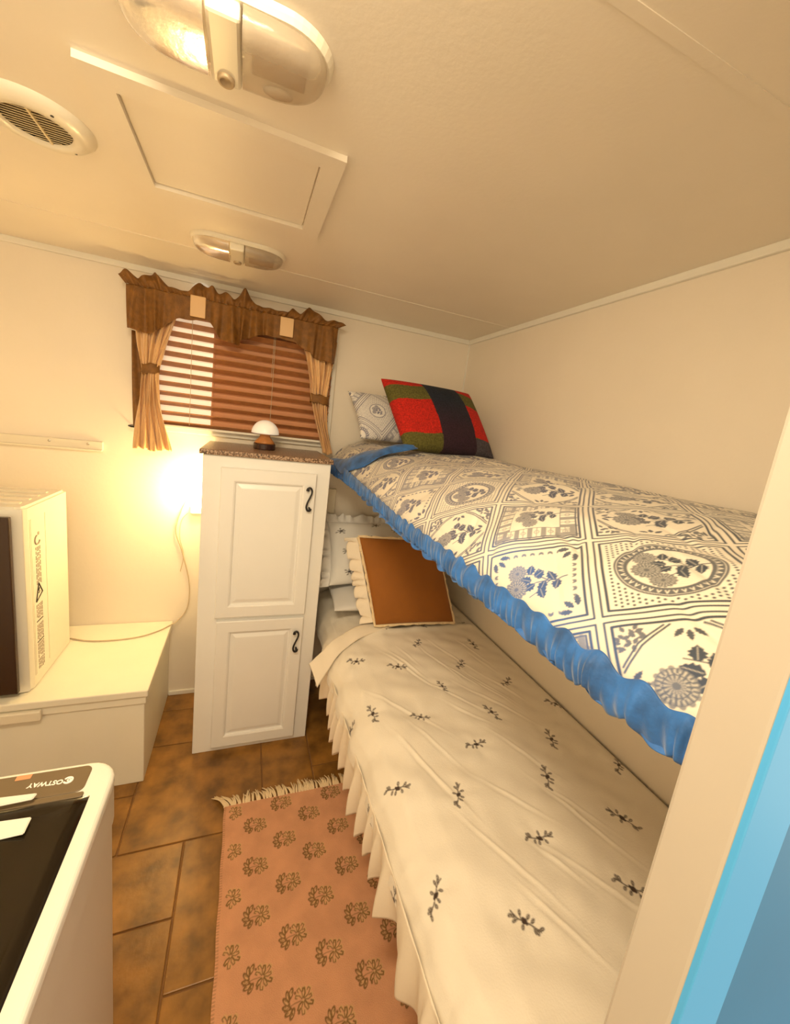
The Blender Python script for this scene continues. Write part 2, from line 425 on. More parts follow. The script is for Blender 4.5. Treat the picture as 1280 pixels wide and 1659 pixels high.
def drape(side, rows, label, seed):
    """rows: list of (z, xl, xr); tan pleated cloth"""
    t = thing('curtain', label, 'curtain', (rows[0][1], BACK - .08, rows[-1][0]), 'tied curtains beside the window')
    rows = np.array(rows); zs = np.linspace(rows[0, 0], rows[-1, 0], 90)
    o = np.argsort(rows[:, 0]); xl = np.interp(zs, rows[o, 0], rows[o, 1]); xr_ = np.interp(zs, rows[o, 0], rows[o, 2])
    k7 = np.ones(9) / 9; xl = np.convolve(np.pad(xl, 4, 'edge'), k7, 'valid'); xr_ = np.convolve(np.pad(xr_, 4, 'edge'), k7, 'valid')
    u = np.linspace(0, 1, 150)[None, :]; zc = zs[:, None]
    X = xl[:, None] + (xr_ - xl)[:, None] * u
    wd = (xr_ - xl)[:, None]
    X = X + .004 * np.sin(u * 30 + zc * 18 + seed)
    Y = BACK - .082 - .009 * np.sin(u * 2 * PI * 4.5 + seed + 3 * (zc - 1.5)) - .004 * np.sin(u * 2 * PI * 11 + seed)
    Z = zc + 0 * u + .004 * np.sin(u * 9) * (zc < rows[-1, 0] + .02)
    sheet('cloth', X, Y, Z, M['tan'], t, .0015)
    return t
dl = drape(-1, [(1.79, -.435, -.285), (1.74, -.432, -.298), (1.66, -.425, -.325), (1.57, -.408, -.352), (1.545, -.406, -.354), (1.50, -.414, -.350), (1.40, -.424, -.337), (1.232, -.440, -.298)],
           'tan satin curtain at left of the window, gathered by a brown tie', 0)
dr = drape(1, [(1.80, .195, .362), (1.72, .225, .360), (1.62, .255, .350), (1.55, .268, .343), (1.51, .278, .343), (1.42, .303, .352), (1.30, .342, .388), (1.285, .345, .392)],
           'tan satin curtain at right of the window, gathered by a brown tie', 2)
def tie(parent, x0, x1, z, tilt):
    n = 26; th = np.linspace(0, 2 * PI, n)[None, :]; v = np.linspace(-1, 1, 9)[:, None]
    cx = (x0 + x1) / 2; rx = (x1 - x0) / 2 + .004
    X = cx + rx * np.cos(th) + 0 * v
    Y = BACK - .084 + (.016 + .003 * np.cos(v * PI / 2)) * np.sin(th) + .001 * np.sin(v * 14)
    Z = z + .019 * v + tilt * np.cos(th) + .003 * np.sin(th * 5 + v * 3)
    sheet('tie_back', X, Y, Z, M['brown'], parent, .002)['label'] = 'brown tie band'
tie(dl, -.408, -.352, 1.56, .006); tie(dr, .268, .345, 1.535, -.003)
def side_strip(parent, pts, w0):
    zs = np.linspace(pts[0][1], pts[-1][1], 60); pz = np.array(pts)[::-1]
    xs = np.interp(zs, pz[:, 1], pz[:, 0])[:, None]; u = np.linspace(0, 1, 16)[None, :]
    X = xs + w0 * u; Y = BACK - .055 - .006 * np.sin(u * 7 + zs[:, None] * 9); Z = zs[:, None] + 0 * u
    sheet('outer_edge', X, Y, Z, M['brown'], parent, .0015)['label'] = 'brown outer border'
side_strip(dl, [(-.452, 1.70), (-.449, 1.50), (-.446, 1.32)], .05)
side_strip(dr, [(.335, 1.72), (.325, 1.52), (.345, 1.40), (.375, 1.30)], .018)
# little hook of the curtain at the left and the cap behind the valance
o = obj('curtain_hook', add_tube(bmesh.new(), [(-.462, BACK, 1.322), (-.462, BACK - .05, 1.322), (-.452, BACK - .06, 1.32), (-.44, BACK - .06, 1.32)], .0035, 8), M['black'])
tag(o, 'small black hook at the lower left of the window', 'hook')
bm = add_lathe(bmesh.new(), [(0, -.03), (.02, -.029), (.034, -.022), (.040, -.008), (.040, 0)], 0, 0, 40)
bmesh.ops.transform(bm, matrix=Matrix.Translation((-.21, BACK, 1.905)) @ Matrix.Rotation(math.radians(-90), 4, 'X'), verts=bm.verts)
tag(obj('round_wall_cap', bm, M['opal'], smooth=True), 'round white wall cap peeking above the brown valance', 'wall cap')

# wall rail left
r = obj('wall_rail', bx(LX, -.565, BACK - .014, BACK, 1.204, 1.24, bev=.002), M['plastic'])
tag(r, 'narrow ivory rail screwed to the back wall above the white appliance', 'rail')
obj('rail_lip', bx(LX, -.565, BACK - .026, BACK - .012, 1.200, 1.207, bev=.001), M['plastic'], r)
for x in (-.615, -.745): obj('screw', add_lathe(bmesh.new(), [(0, .004), (.005, .002), (.005, 0)], 0, 0, 12), M['metal'], r).matrix_world = Matrix.Translation((x, BACK - .014, 1.228)) @ Matrix.Rotation(PI / 2, 4, 'X')

# ================================================================== plug-in lamp on the wall (gives the warm glow)
sc = thing('wall_lamp', 'small glowing plug-in wall lamp beside the tall white cabinet', 'wall lamp', (-.192, BACK, 1.05))
bm = vbox(-.228, -.156, BACK - .045, BACK - .001, .955, .985, .012); obj('lamp_base', bm, M['plastic'], sc)
bm = bmesh.new()
add_tube(bm, [(-.192, BACK - .034, .985 + t) for t in (0, .008, .03, .07, .10, .125, .14, .147)], .03, 24, radii=[.028, .031, .033, .034, .034, .030, .018, .003])
M['glow'] = mat('glowing_opal_glass', (1, .9, .7), .4, emis=(1.0, .70, .26), estr=26)
obj('glowing_shade', bm, M['glow'], sc, True)
bulb = bpy.data.lights.new('wall_lamp_bulb', 'POINT'); bulb.energy = 3.2; bulb.color = (1.0, .68, .28); bulb.shadow_soft_size = .03
bo = bpy.data.objects.new('wall_lamp_bulb', bulb); C.objects.link(bo); bo.location = (-.205, BACK - .10, 1.06)
cpts = [(-.222, BACK - .03, 1.05), (-.262, BACK - .014, .965), (-.284, BACK - .012, .86), (-.256, BACK - .012, .76), (-.222, BACK - .012, .60), (-.226, BACK - .02, .48), (-.262, BACK - .04, .425), (-.295, BACK - .06, .411), (-.325, 1.857, .409), (-.389, 1.813, .409), (-.477, 1.795, .409), (-.577, 1.80, .409), (-.655, 1.83, .409)]
tag(obj('lamp_cable', add_tube(bmesh.new(), smooth_path(cpts, 10), .0028, 8), M['cord'], smooth=True), 'thin white cable drooping from the wall lamp onto the white bench', 'cable')
cp2 = [(-.235, BACK - .02, .95), (-.262, BACK - .01, .91), (-.268, BACK - .01, .83), (-.25, BACK - .008, .74), (-.262, BACK - .008, .66)]
tag(obj('cable_loop', add_tube(bmesh.new(), smooth_path(cp2, 8), .0016, 8), M['cord'], smooth=True), 'second, thinner cable hanging on the wall under the glowing lamp', 'cable')
t = obj('wall_outlet', bx(.402, .445, BACK - .03, BACK, .975, 1.105, bev=.004), M['plastic'])
tag(t, 'beige box on the back wall just right of the tall cabinet, under the bunk', 'outlet')

# ================================================================== tall cabinet
cb = thing('tall_cabinet', 'tall narrow white cabinet with two panelled doors and black pulls', 'cabinet', (.09, 1.75, 0))
obj('body', bx(-.146, .326, 1.549, BACK - .012, 0, 1.271, bev=.003), M['cab'], cb)
def door(x0, x1, z0, z1, hx, hz, parent):
    yf = 1.530; yb = 1.5485; sw = .052
    bm = bmesh.new()
    def rect(a, b, c, d, y): return [bm.verts.new(p) for p in ((a, y, c), (b, y, c), (b, y, d), (a, y, d))]
    loops = [(0, yb), (0, yf + .003), (.003, yf), (sw - .006, yf), (sw, yf + .003), (sw + .003, yf + .010), (sw + .008, yf + .010), (sw + .022, yf + .005), (sw + .026, yf + .0045)]
    rings = [rect(x0 + i, x1 - i, z0 + i, z1 - i, y) for i, y in loops]
    for a, b in zip(rings, rings[1:]):
        for k in range(4): bm.faces.new((a[k], a[(k + 1) % 4], b[(k + 1) % 4], b[k]))
    bm.faces.new(rings[-1]); bm.faces.new(rings[0][::-1])
    bmesh.ops.recalc_face_normals(bm, faces=bm.faces)
    d = obj('door', bm, M['cab'], parent)
    # curved iron pull
    pts = []
    for i in range(26):
        t = i / 25; z = hz + .045 * (1 - 2 * t); x = hx + .0085 * math.sin((t - .5) * 2 * PI)* 1.0
        pts.append((x, yf - .014, z))
    pts = [(hx - .008, yf - .014, hz + .036), (hx - .0075, yf - .0155, hz + .043), (hx, yf - .017, hz + .048), (hx + .008, yf - .017, hz + .040), (hx + .008, yf - .017, hz + .025),
           (hx + .002, yf - .018, hz + .008), (hx - .006, yf - .018, hz - .012), (hx - .009, yf - .017, hz - .030), (hx - .004, yf - .017, hz - .043), (hx + .005, yf - .0155, hz - .044), (hx + .007, yf - .014, hz - .036)]
    P2 = smooth_path(pts, 6); n = len(P2)
    rad = [.0036 + .0032 * (abs(2 * i / (n - 1) - 1) ** 3) for i in range(n)]
    bm = add_tube(bmesh.new(), P2, .003, 10, radii=rad)
    for sx, sz in ((-.006, .036), (.005, -.036)):
        add_tube(bm, [(hx + sx, yf + .001, hz + sz), (hx + sx, yf - .012, hz + sz)], .004, 10)
    h = obj('handle', bm, M['black'], d, True); h['label'] = 'black curved iron pull'
    h.matrix_parent_inverse = Matrix.Identity(4) if d.parent is None else (d.parent.matrix_world.inverted() if False else Matrix.Translation((0, 0, 0)))
    return d
door(-.083, .270, .626, 1.228, .244, 1.127, cb); door(-.075, .268, .030, .610, .240, .509, cb)
obj('side_hinge', bx(.326, .334, 1.60, 1.64, .99, 1.10, bev=.002), M['cab'], cb)
tag(obj('countertop', bx(-.158, .333, 1.535, BACK - .014, 1.271, 1.290, bev=.004), M['granite']), 'speckled brown granite-look slab on top of the tall cabinet', 'countertop')

# mushroom lamp
ml = thing('mushroom_lamp', 'small table lamp with white domed shade on dark base, on the countertop', 'lamp', (.072, 1.745, 1.29))
obj('lamp_base', add_lathe(bmesh.new(), [(0, 1.290), (.043, 1.290), (.045, 1.293), (.045, 1.312), (.043, 1.316), (0, 1.316)], .072, 1.745), M['darkbase'], ml, False)
obj('lamp_neck', add_lathe(bmesh.new(), [(0, 1.316), (.043, 1.316), (.036, 1.326), (.025, 1.338), (.020, 1.348), (.022, 1.356), (0, 1.356)], .072, 1.745), M['wood'], ml, True)
prof = [(.056 * math.cos(a), 1.357 + .056 * math.sin(a)) for a in np.linspace(0, PI / 2, 18)]
prof = [(0, 1.356), (.05, 1.3555)] + prof
obj('lamp_shade', add_lathe(bmesh.new(), prof, .072, 1.745), M['opal'], ml, True)

# ================================================================== bench with appliance
bn = thing('bench', 'low white painted storage bench along the back wall at left', 'bench', (-.70, 1.7, 0))
obj('body', bx(LX + .001, -.302, 1.455, BACK - .001, 0, .378, bev=.003), M['bench'], bn)
obj('lid', bx(LX + .001, -.288, 1.438, BACK - .002, .378, .405, bev=.004), M['bench'], bn)
obj('fascia', bx(LX + .001, -.296, 1.447, 1.4552, .345, .378, bev=.002), M['bench'], bn)
obj('cleat', bx(LX + .001, -.60, 1.430, 1.447, .335, .372, bev=.004), M['plastic'], bn)
ap = thing('appliance', 'tall white box appliance with warning triangle standing on the white bench', 'appliance', (-.85, 1.65, .405))
bm = bmesh.new()
# plan outline with bulging front, extruded upward
XR = -.646
out = [(XR, 1.80), (XR, 1.515), (XR - .006, 1.50), (XR - .022, 1.488), (LX + .03, 1.488), (LX + .03, 1.80)]
lo = [bm.verts.new((x, y, .410)) for x, y in out]; hi = [bm.verts.new((x, y, 1.058)) for x, y in out]
for i in range(len(out)): bm.faces.new((lo[i], lo[(i + 1) % 6], hi[(i + 1) % 6], hi[i]))
bm.faces.new(lo); ftop = bm.faces.new(hi[::-1])
bmesh.ops.recalc_face_normals(bm, faces=bm.faces)
bmesh.ops.bevel(bm, geom=list(ftop.edges), offset=.008, segments=3, affect='EDGES')
obj('casing', bm, M['wash'], ap)
def bulge(x0, x1, z0, z1, yb, depth, m, name):
    v = np.linspace(0, 1, 30)[:, None]; u = np.linspace(0, 1, 12)[None, :]
    Z = z0 + (z1 - z0) * v + 0 * u
    prof = depth * (.45 + .55 * np.sin(PI * v)) 
    X = x0 + (x1 - x0) * u + 0 * v
    Y = yb - prof * np.clip(u * 0 + 1 - (u > .97) * .0, 0, 1)
    Y = yb - prof * np.sqrt(np.clip(1 - u ** 8, 0, 1))
    return obj(name, grid_mesh(name, X, Y, Z), m, ap)
bulge(LX + .03, XR - .003, .412, 1.052, 1.489, .020, M['wash'], 'door_edge')
obj('door', bx(LX + .03, XR - .02, 1.452, 1.4685, .43, 1.035, bev=.003), M['darkdoor'], ap)['label'] = 'dark glass door'
for yy in (1.54, 1.60, 1.66, 1.72): obj('top_groove', bx(LX + .06, XR - .03, yy, yy + .018, 1.0575, 1.062, bev=.001), M['plastic'], ap)
X1 = XR + .0012
bm = bmesh.new()
for yy in (1.522, 1.530, 1.625): add_box(bm, XR - .001, X1, yy, yy + .0015, .45, 1.01)
obj('panel_line', bm, M['plastic'], ap)
# rotated print: symbol, caption lines, warning triangle, small print
bm = bmesh.new()
add_tube(bm, [(X1, 1.560 + .018 * math.cos(a) * .9 + .008, .93 + .016 * math.sin(a)) for a in np.linspace(PI * .55, PI * 1.9, 14)], .0022, 6)
add_box(bm, XR, X1, 1.573, 1.583, .945, .955)
obj('printed_symbol', bm, M['ink'], ap); bm = bmesh.new()
prg = random.Random(3)
for kk in range(4):
    z = .905
    while z > .775:
        ln = prg.uniform(.006, .02)
        add_box(bm, XR, X1, 1.556 + kk * .009, 1.5585 + kk * .009, z - ln, z); z -= ln + prg.uniform(.003, .006)
obj('caption_print', bm, M['ink'], ap); bm.free()
for (za, zb_) in ((.70, .645), (.625, .565), (.555, .50), (.495, .45)):
    bm = bmesh.new()
    for kk in range(5):
        z = za
        while z > zb_ + .008:
            ln = prg.uniform(.006, .016)
            add_box(bm, XR, X1, 1.548 + kk * .009, 1.5500 + kk * .009, max(zb_, z - ln), z); z -= ln + .003
    obj('small_print', bm, M['ink'], ap)
bm = bmesh.new()
tri = [(1.546, .712), (1.590, .735), (1.566, .775)]
for a, b in zip(tri, tri[1:] + tri[:1]): add_tube(bm, [(X1, a[0], a[1]), (X1, b[0], b[1])], .0016, 6)
add_tube(bm, [(X1, 1.563, .738), (X1, 1.572, .744), (X1, 1.563, .748), (X1, 1.571, .757)], .0011, 6)
obj('warning_triangle', bm, M['inkdark'], ap)
for zc in (.637, .560): obj('printed_rule', bx(XR, X1, 1.545, 1.588, zc, zc + .003), M['inkdark'], ap)

# ================================================================== portable washer, bottom left
ws = thing('washing_machine', 'portable washing machine with smoked lid and taupe control panel', 'washing machine', (-.45, .40, 0))
WX = -.168; WY = .652
obj('body', vbox(-.72, WX - .004, .06, WY - .004, .0, .765, .035), M['washside'], ws, False)
obj('upper_body', vbox(-.724, WX - .001, .056, WY - .001, .767, .843, .038), M['washside'], ws)
obj('top_rim', vbox(-.728, WX, .052, WY, .836, .852, .04, top=.007), M['wash'], ws)
def rounded(x0, x1, y0, y1, z0, z1, r, m, name, top=.0015):
    return obj(name, vbox(x0, x1, y0, y1, z0, z1, r, top=top), m, ws)
pn = rounded(-.69, -.203, .596, .643, .850, .8535, .010, M['panelgrey'], 'control_panel', .001)
rounded(-.69, -.200, .585, .594, .850, .8545, .003, M['panelgrey'], 'lid_hinge', .001)
# smoked lid: shallow dome
nx, ny = 60, 60
u = np.linspace(-1, 1, nx)[None, :]; v = np.linspace(-1, 1, ny)[:, None]
se = np.clip(1 - np.abs(u) ** 10, 0, 1) * np.clip(1 - np.abs(v) ** 10, 0, 1)
X = -.437 + .247 * u + 0 * v; Y = .335 + .252 * v + 0 * u
rc = np.clip(np.hypot(np.clip(np.abs(u) - .92, 0, 1), np.clip(np.abs(v) - .92, 0, 1)) / .08, 0, 1)
Z = .8515 + .012 * se ** .35 - .004 * np.exp(-((u - .80) / .10) ** 2) * (v < .95)
obj('lid', grid_mesh('lid', X, Y, Z), M['lid'], ws)
for (pts) in ([(-.30, .597), (-.256, .594), (-.258, .585), (-.30, .583)], [(-.31, .560), (-.247, .556), (-.246, .533), (-.31, .530)]):  # bright reflections on the lid, modelled as raised pale pieces
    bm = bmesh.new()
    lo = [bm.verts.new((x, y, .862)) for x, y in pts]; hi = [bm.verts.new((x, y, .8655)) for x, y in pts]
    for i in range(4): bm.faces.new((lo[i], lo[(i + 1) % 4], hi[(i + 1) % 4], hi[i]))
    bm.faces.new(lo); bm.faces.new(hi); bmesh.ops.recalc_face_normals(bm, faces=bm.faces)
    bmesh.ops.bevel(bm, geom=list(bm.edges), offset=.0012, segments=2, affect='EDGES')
    obj('lid_reflection', bm, M['wash'], ws)['label'] = 'pale raised shape standing for a reflection on the dark lid'
def text_mesh(s, size, m, name, parent, mw, ext=.0006, bold=.0):
    cu = bpy.data.curves.new(name, 'FONT'); cu.body = s; cu.size = size; cu.extrude = ext; cu.offset = bold
    to = bpy.data.objects.new('tmp', cu); C.objects.link(to)
    bpy.context.view_layer.update()
    me = bpy.data.meshes.new_from_object(to.evaluated_get(bpy.context.evaluated_depsgraph_get()))
    me.transform(mw)
    bpy.data.objects.remove(to)
    return obj(name, me, m, parent)
R180 = Matrix.Translation((-.2345, .6215, .8537)) @ Matrix.Rotation(PI - math.radians(3), 4, 'Z')
lg = text_mesh('OSTWAY', .0105, M['whiteprint'], 'lettering', pn, R180, bold=.0002); lg['label'] = 'white lettering'
bm = bmesh.new()
add_tube(bm, [(-.2285 + .0055 * math.cos(a), .6190 + .0050 * math.sin(a), .8540) for a in np.linspace(PI * .15 + PI, PI * 1.85 + PI, 16)], .0013, 6)
add_tube(bm, [(-.2275 + .0022 * math.cos(a), .6190 + .0020 * math.sin(a), .8540) for a in np.linspace(0, 2 * PI, 12)], .0009, 6)
obj('emblem', bm, M['whiteprint'], pn)
obj('indicator_strip', bx(-.300, -.281, .634, .642, .8530, .8543, bev=.0004), M['inkred'], pn)
for o in ws.children:
    pass

# ================================================================== ceiling fittings
def dome_light(cx, cy, label):
    t = thing('ceiling_light', label, 'ceiling light', (cx, cy, ROOM_H), 'oval ceiling lights')
    L, Wd = .145, .066
    def stad(bm, l, wdt, z0, z1, seg=20, inset=.0):
        """stadium loft between z0 and z1"""
        def ring(l, wdt, z):
            r = wdt; pts = []
            for s in (1, -1):
                for k in range(seg + 1):
                    a = -PI / 2 + PI * k / seg
                    pts.append((cx + s * (l - r * 1.15) + s * 1.15 * r * math.cos(a), cy + s * r * math.sin(a), z))
            return [bm.verts.new(p) for p in pts]
        rs = [ring(l, wdt, z0), ring(l * .985, wdt * .97, (z0 + z1) / 2), ring(l - inset, wdt - inset, z1)]
        for a, b in zip(rs, rs[1:]):
            n = len(a)
            for k in range(n): bm.faces.new((a[k], a[(k + 1) % n], b[(k + 1) % n], b[k]))
        bm.faces.new(rs[0]); bm.faces.new(rs[-1]); bmesh.ops.recalc_face_normals(bm, faces=bm.faces)
    bm = bmesh.new(); stad(bm, L, Wd, ROOM_H - .0003, ROOM_H - .012, inset=.006); obj('base_plate', bm, M['plastic'], t, False)
    # centre bridge with round switch
    obj('centre_bridge', bx(cx - .027, cx + .016, cy - .058, cy + .062, ROOM_H - .032, ROOM_H - .010, bev=.005), M['plastic'], t)
    sw = obj('switch_ring', add_lathe(bmesh.new(), [(0, ROOM_H - .0325), (.007, ROOM_H - .0325), (.008, ROOM_H - .037), (.011, ROOM_H - .0375), (.0125, ROOM_H - .035), (.0125, ROOM_H - .031)], cx - .006, cy + .047, 24), M['reflector'], t, True)
    for s in (-1, 1):
        # lens: half-stadium dome
        n = 26; mgrid = 14
        th = np.linspace(-PI / 2, PI / 2, n)[None, :]; ph = np.linspace(0, 1, mgrid)[:, None]
        x_in = .018 if s > 0 else .029
        ex, ey = L - .010 - x_in, Wd - .008
        rr = np.cos(ph * PI / 2) ** .45
        X = cx + s * (x_in + ex * (np.cos(th) ** .6) * rr); Y = cy + ey * np.sign(np.sin(th)) * np.abs(np.sin(th)) ** .8 * rr
        Z = ROOM_H - .012 - .030 * np.sin(ph * PI / 2) ** .8 + 0 * th
        obj('lens', grid_mesh('lens', X, Y, Z), M['lens'], t)
        obj('reflector', bx(cx + s * (x_in + .012) if s > 0 else cx + s * (x_in + .085), cx + s * (x_in + .085) if s > 0 else cx + s * (x_in + .012), cy - .035, cy + .02, ROOM_H - .016, ROOM_H - .0118, bev=.001), M['reflector'], t)
        bm = bmesh.new(); bmesh.ops.create_uvsphere(bm, u_segments=20, v_segments=12, radius=1)
        bmesh.ops.transform(bm, matrix=Matrix.Translation((cx + s * (x_in + .05), cy + .032, ROOM_H - .025)) @ Matrix.Diagonal((.022, .011, .009, 1)), verts=bm.verts)
        obj('bulb', bm, M['bulb'], t, True)
dome_light(-.052, .700, 'larger-looking oval twin-dome ceiling light at the top of the view, nearest the camera')
dome_light(-.055, 1.478, 'oval twin-dome ceiling light between the ceiling hatch and the window valance')

# hatch
ht = thing('ceiling_hatch', 'rectangular white ceiling access hatch with raised frame', 'hatch', (-.065, 1.05, ROOM_H))
zf = ROOM_H - .012
bm = bmesh.new()
def prism_frame(bm, outer, inner, z0, z1):
    a = [bm.verts.new((x, y, z0)) for x, y in outer]; b = [bm.verts.new((x, y, z1)) for x, y in outer]
    c = [bm.verts.new((x, y, z1)) for x, y in inner]; d = [bm.verts.new((x, y, z0)) for x, y in inner]
    for r1, r2 in ((a, b), (b, c), (c, d), (d, a)):
        for k in range(4): bm.faces.new((r1[k], r1[(k + 1) % 4], r2[(k + 1) % 4], r2[k]))
    bmesh.ops.recalc_face_normals(bm, faces=bm.faces)
prism_frame(bm, [(-.287, .857), (.156, .869), (.156, 1.242), (-.287, 1.242)], [(-.241, .907), (.112, .912), (.112, 1.204), (-.241, 1.208)], ROOM_H - .0002, zf)
obj('hatch_frame', bm, M['ceiling'], ht)
obj('hatch_panel', bx(-.2385, .1090, .910, 1.201, ROOM_H - .004, ROOM_H - .0002, bev=.001), M['ceiling'], ht)

# round vent
vc = (-.424, 1.094)
vt = thing('ceiling_vent', 'round cream ceiling vent with fine louvres at far left', 'vent', (*vc, ROOM_H))
obj('rim', add_lathe(bmesh.new(), [(.056, ROOM_H - .010), (.060, ROOM_H - .016), (.072, ROOM_H - .0165), (.086, ROOM_H - .011), (.097, ROOM_H - .001), (.097, ROOM_H), (.056, ROOM_H)], *vc, 56), M['plastic'], vt, True)
obj('backing', add_lathe(bmesh.new(), [(0, ROOM_H - .002), (.057, ROOM_H - .002), (.057, ROOM_H - .0005), (0, ROOM_H - .0005)], *vc, 40), M['vdark'], vt)
for i in range(-6, 7):
    yy = i * .0085; hw = math.sqrt(max(0, .056 ** 2 - yy ** 2))
    T = Matrix.Translation((vc[0], vc[1] + yy, ROOM_H - .009)) @ Matrix.Rotation(math.radians(35), 4, 'X')
    obj('louvre', add_box(bmesh.new(), -hw, hw, -.0028, .0028, -.0006, .0006, mat4=T), M['grille'], vt)
obj('cross_bar', bx(vc[0] + .002, vc[0] + .006, vc[1] - .056, vc[1] + .056, ROOM_H - .013, ROOM_H - .008), M['grille'], vt)
for a in (PI * .3, PI * 1.3, -.9): obj('screw', add_lathe(bmesh.new(), [(0, ROOM_H - .0165), (.003, ROOM_H - .016), (.003, ROOM_H - .012)], vc[0] + .074 * math.cos(a), vc[1] + .074 * math.sin(a), 12), M['inkdark'], vt)

# ================================================================== rug
RX0, RX1, RY0, RY1 = -.006, .60, .30, 1.270
cv = Canvas(RX0, RX1, RY0, RY1, .0011)
hl = Canvas(RX0, RX1, RY0, RY1, .0011)
for i in range(-1, 7):
    for j in range(0, 9):
        cx = .104 + .0945 * i; cy = (1.174 if i % 2 == 0 else 1.236 + .001 * i) - .1335 * j
        if i < 0: cx = .022
        # flower head: curled petals round a spiral, leaves and stem to the left
        for k in range(9):
            a = -2.5 + k * .62; rr = .017 + .004 * (k % 2)
            p0 = (cx + .010 + .004 * math.cos(a), cy + .004 * math.sin(a))
            cpt = [p0, (p0[0] + rr * .5 * math.cos(a - .25), p0[1] + rr * .5 * math.sin(a - .25)), (p0[0] + rr * math.cos(a + .05), p0[1] + rr * math.sin(a + .05)),
                   (p0[0] + rr * math.cos(a + .33), p0[1] + rr * math.sin(a + .33)), (p0[0] + rr * .72 * math.cos(a + .38), p0[1] + rr * .72 * math.sin(a + .38))]
            hl.line([(px + .0022, py + .0015) for px, py in cpt], .0040, .85); cv.line(cpt, .0022 + .0012 * (k % 3 == 0), .95)
        for k in range(0):
            a = k * 2 * PI / 7 + .3; px, py = cx + .013 + .016 * math.cos(a), cy + .0185 * math.sin(a)
            cv.ell(px, py, .0098, .0068, a + .5, .95, ring=.0026)
            hl.ell(px, py, .0065, .0045, a + .5, .85)
            cv.line([(cx + .012 + .004 * math.cos(a), cy + .004 * math.sin(a)), (cx + .012 + .011 * math.cos(a + .5), cy + .011 * math.sin(a + .5))], .0026, .9)
        if i >= 0:
            for k in range(6):
                a = PI * .5 + k * PI / 5.2; px, py = cx - .018 + .014 * math.cos(a), cy + .002 + .018 * math.sin(a)
                cv.ell(px, py, .0092, .0044, a - .5, .95, ring=.0024)
                hl.ell(px, py, .007, .003, a - .5, .8)
                cv.leaf(px, py, a - .9, .010, .004, .7, False)
            cv.line([(cx - .036, cy - .006), (cx - .028, cy - .003), (cx - .012, cy), (cx + .004, cy)], .0018, .8)
            for sx, sy in ((-.036, -.006), (-.008, .018), (-.004, -.019), (-.020, -.016)): cv.ell(cx + sx, cy + sy, .003, .003, 0, .85)
nxr, nyr = 420, 640
xs = np.linspace(RX0, RX1, nxr)[None, :]; ys = np.linspace(RY0, RY1, nyr)[:, None]
X = xs + 0 * ys + .0012 * np.sin(ys * 40); Y = ys + 0 * xs + .0015 * np.sin(xs * 30)
wv = Wave(6, .8, 2.5, 3)
Z = .009 + .0012 * wv(X, Y) * .5
A = cv.sample(xs + 0 * ys, ys + 0 * xs); B = hl.sample(xs + 0 * ys, ys + 0 * xs)
base = np.array([.76, .385, .215]); edge_c = np.array([.52, .30, .11]); hi_c = np.array([.70, .43, .20]); ink = np.array([.17, .085, .022])
weave = .94 + .06 * np.sin(ys * 2 * PI / .0032) * np.sin(xs * 2 * PI / .0045)
col = base * weave[..., None]
col = col * (1 - B[..., None]) + hi_c * B[..., None]
col = col * (1 - .95 * A[..., None]) + ink * .95 * A[..., None]
st = ((xs < RX0 + .008) & (np.sin(ys * 2 * PI / .007) > 0))[..., None] * .35 + 0 * col
col = col * (1 - st) + ink * st
rug = thing('rug', 'salmon pink woven rug with brown flower motifs and cream fringe', 'rug', (.25, .8, 0))
sheet('woven_field', X, Y, Z, M['rug'], rug, .006, col)
bm = bmesh.new(); fr = random.Random(11)
x = RX0 + .002
while x < RX1 - .005:
    n_st = fr.choice((2, 3, 3)); lean = fr.uniform(-.35, .15); ln = fr.uniform(.038, .058); bw = fr.uniform(.003, .005)
    if x < RX0 + .03: lean = -.75
    for k in range(n_st):
        ox = (k - 1) * .0035; lx = lean * ln + fr.uniform(-.006, .006)
        pts = [(x + ox * .6, RY1 - .004, .009), (x + ox, RY1 + .004, .014), (x + ox + lx * .4, RY1 + ln * .45, .013 + fr.uniform(0, .006)), (x + ox * 1.6 + lx, RY1 + ln * fr.uniform(.85, 1.05), .005)]
        P2 = smooth_path(pts, 4)
        add_tube(bm, P2, .002, 6, radii=[.0016 + .0012 * math.sin(PI * i / (len(P2) - 1)) for i in range(len(P2))])
    x += fr.choice((.0085, .010, .0115, .016))
f = obj('fringe', bm, M['fringe'], rug, True); f['label'] = 'cream yarn fringe'

# ================================================================== LOWER BED
lb = thing('lower_bunk', 'lower bunk platform carrying the cream bedspread', 'bed frame', (.78, 1.05, 0))
obj('platform', bx(.47, RX - .001, PY1 + .008, BACK - .012, .30, .335, bev=.003), M['board'], lb)
obj('support_panel', bx(.80, .83, PY1 + .02, BACK - .02, 0, .30), M['board'], lb)
obj('support_panel', bx(.60, .80, 1.80, 1.83, 0, .30), M['board'], lb)
tag(obj('mattress', bx(.42, RX - .010, PY1 + .014, BACK - .03, .336, .530, bev=.03, seg=4), M['mattress'], smooth=True), 'thick mattress under the cream bedspread on the lower bunk', 'mattress')

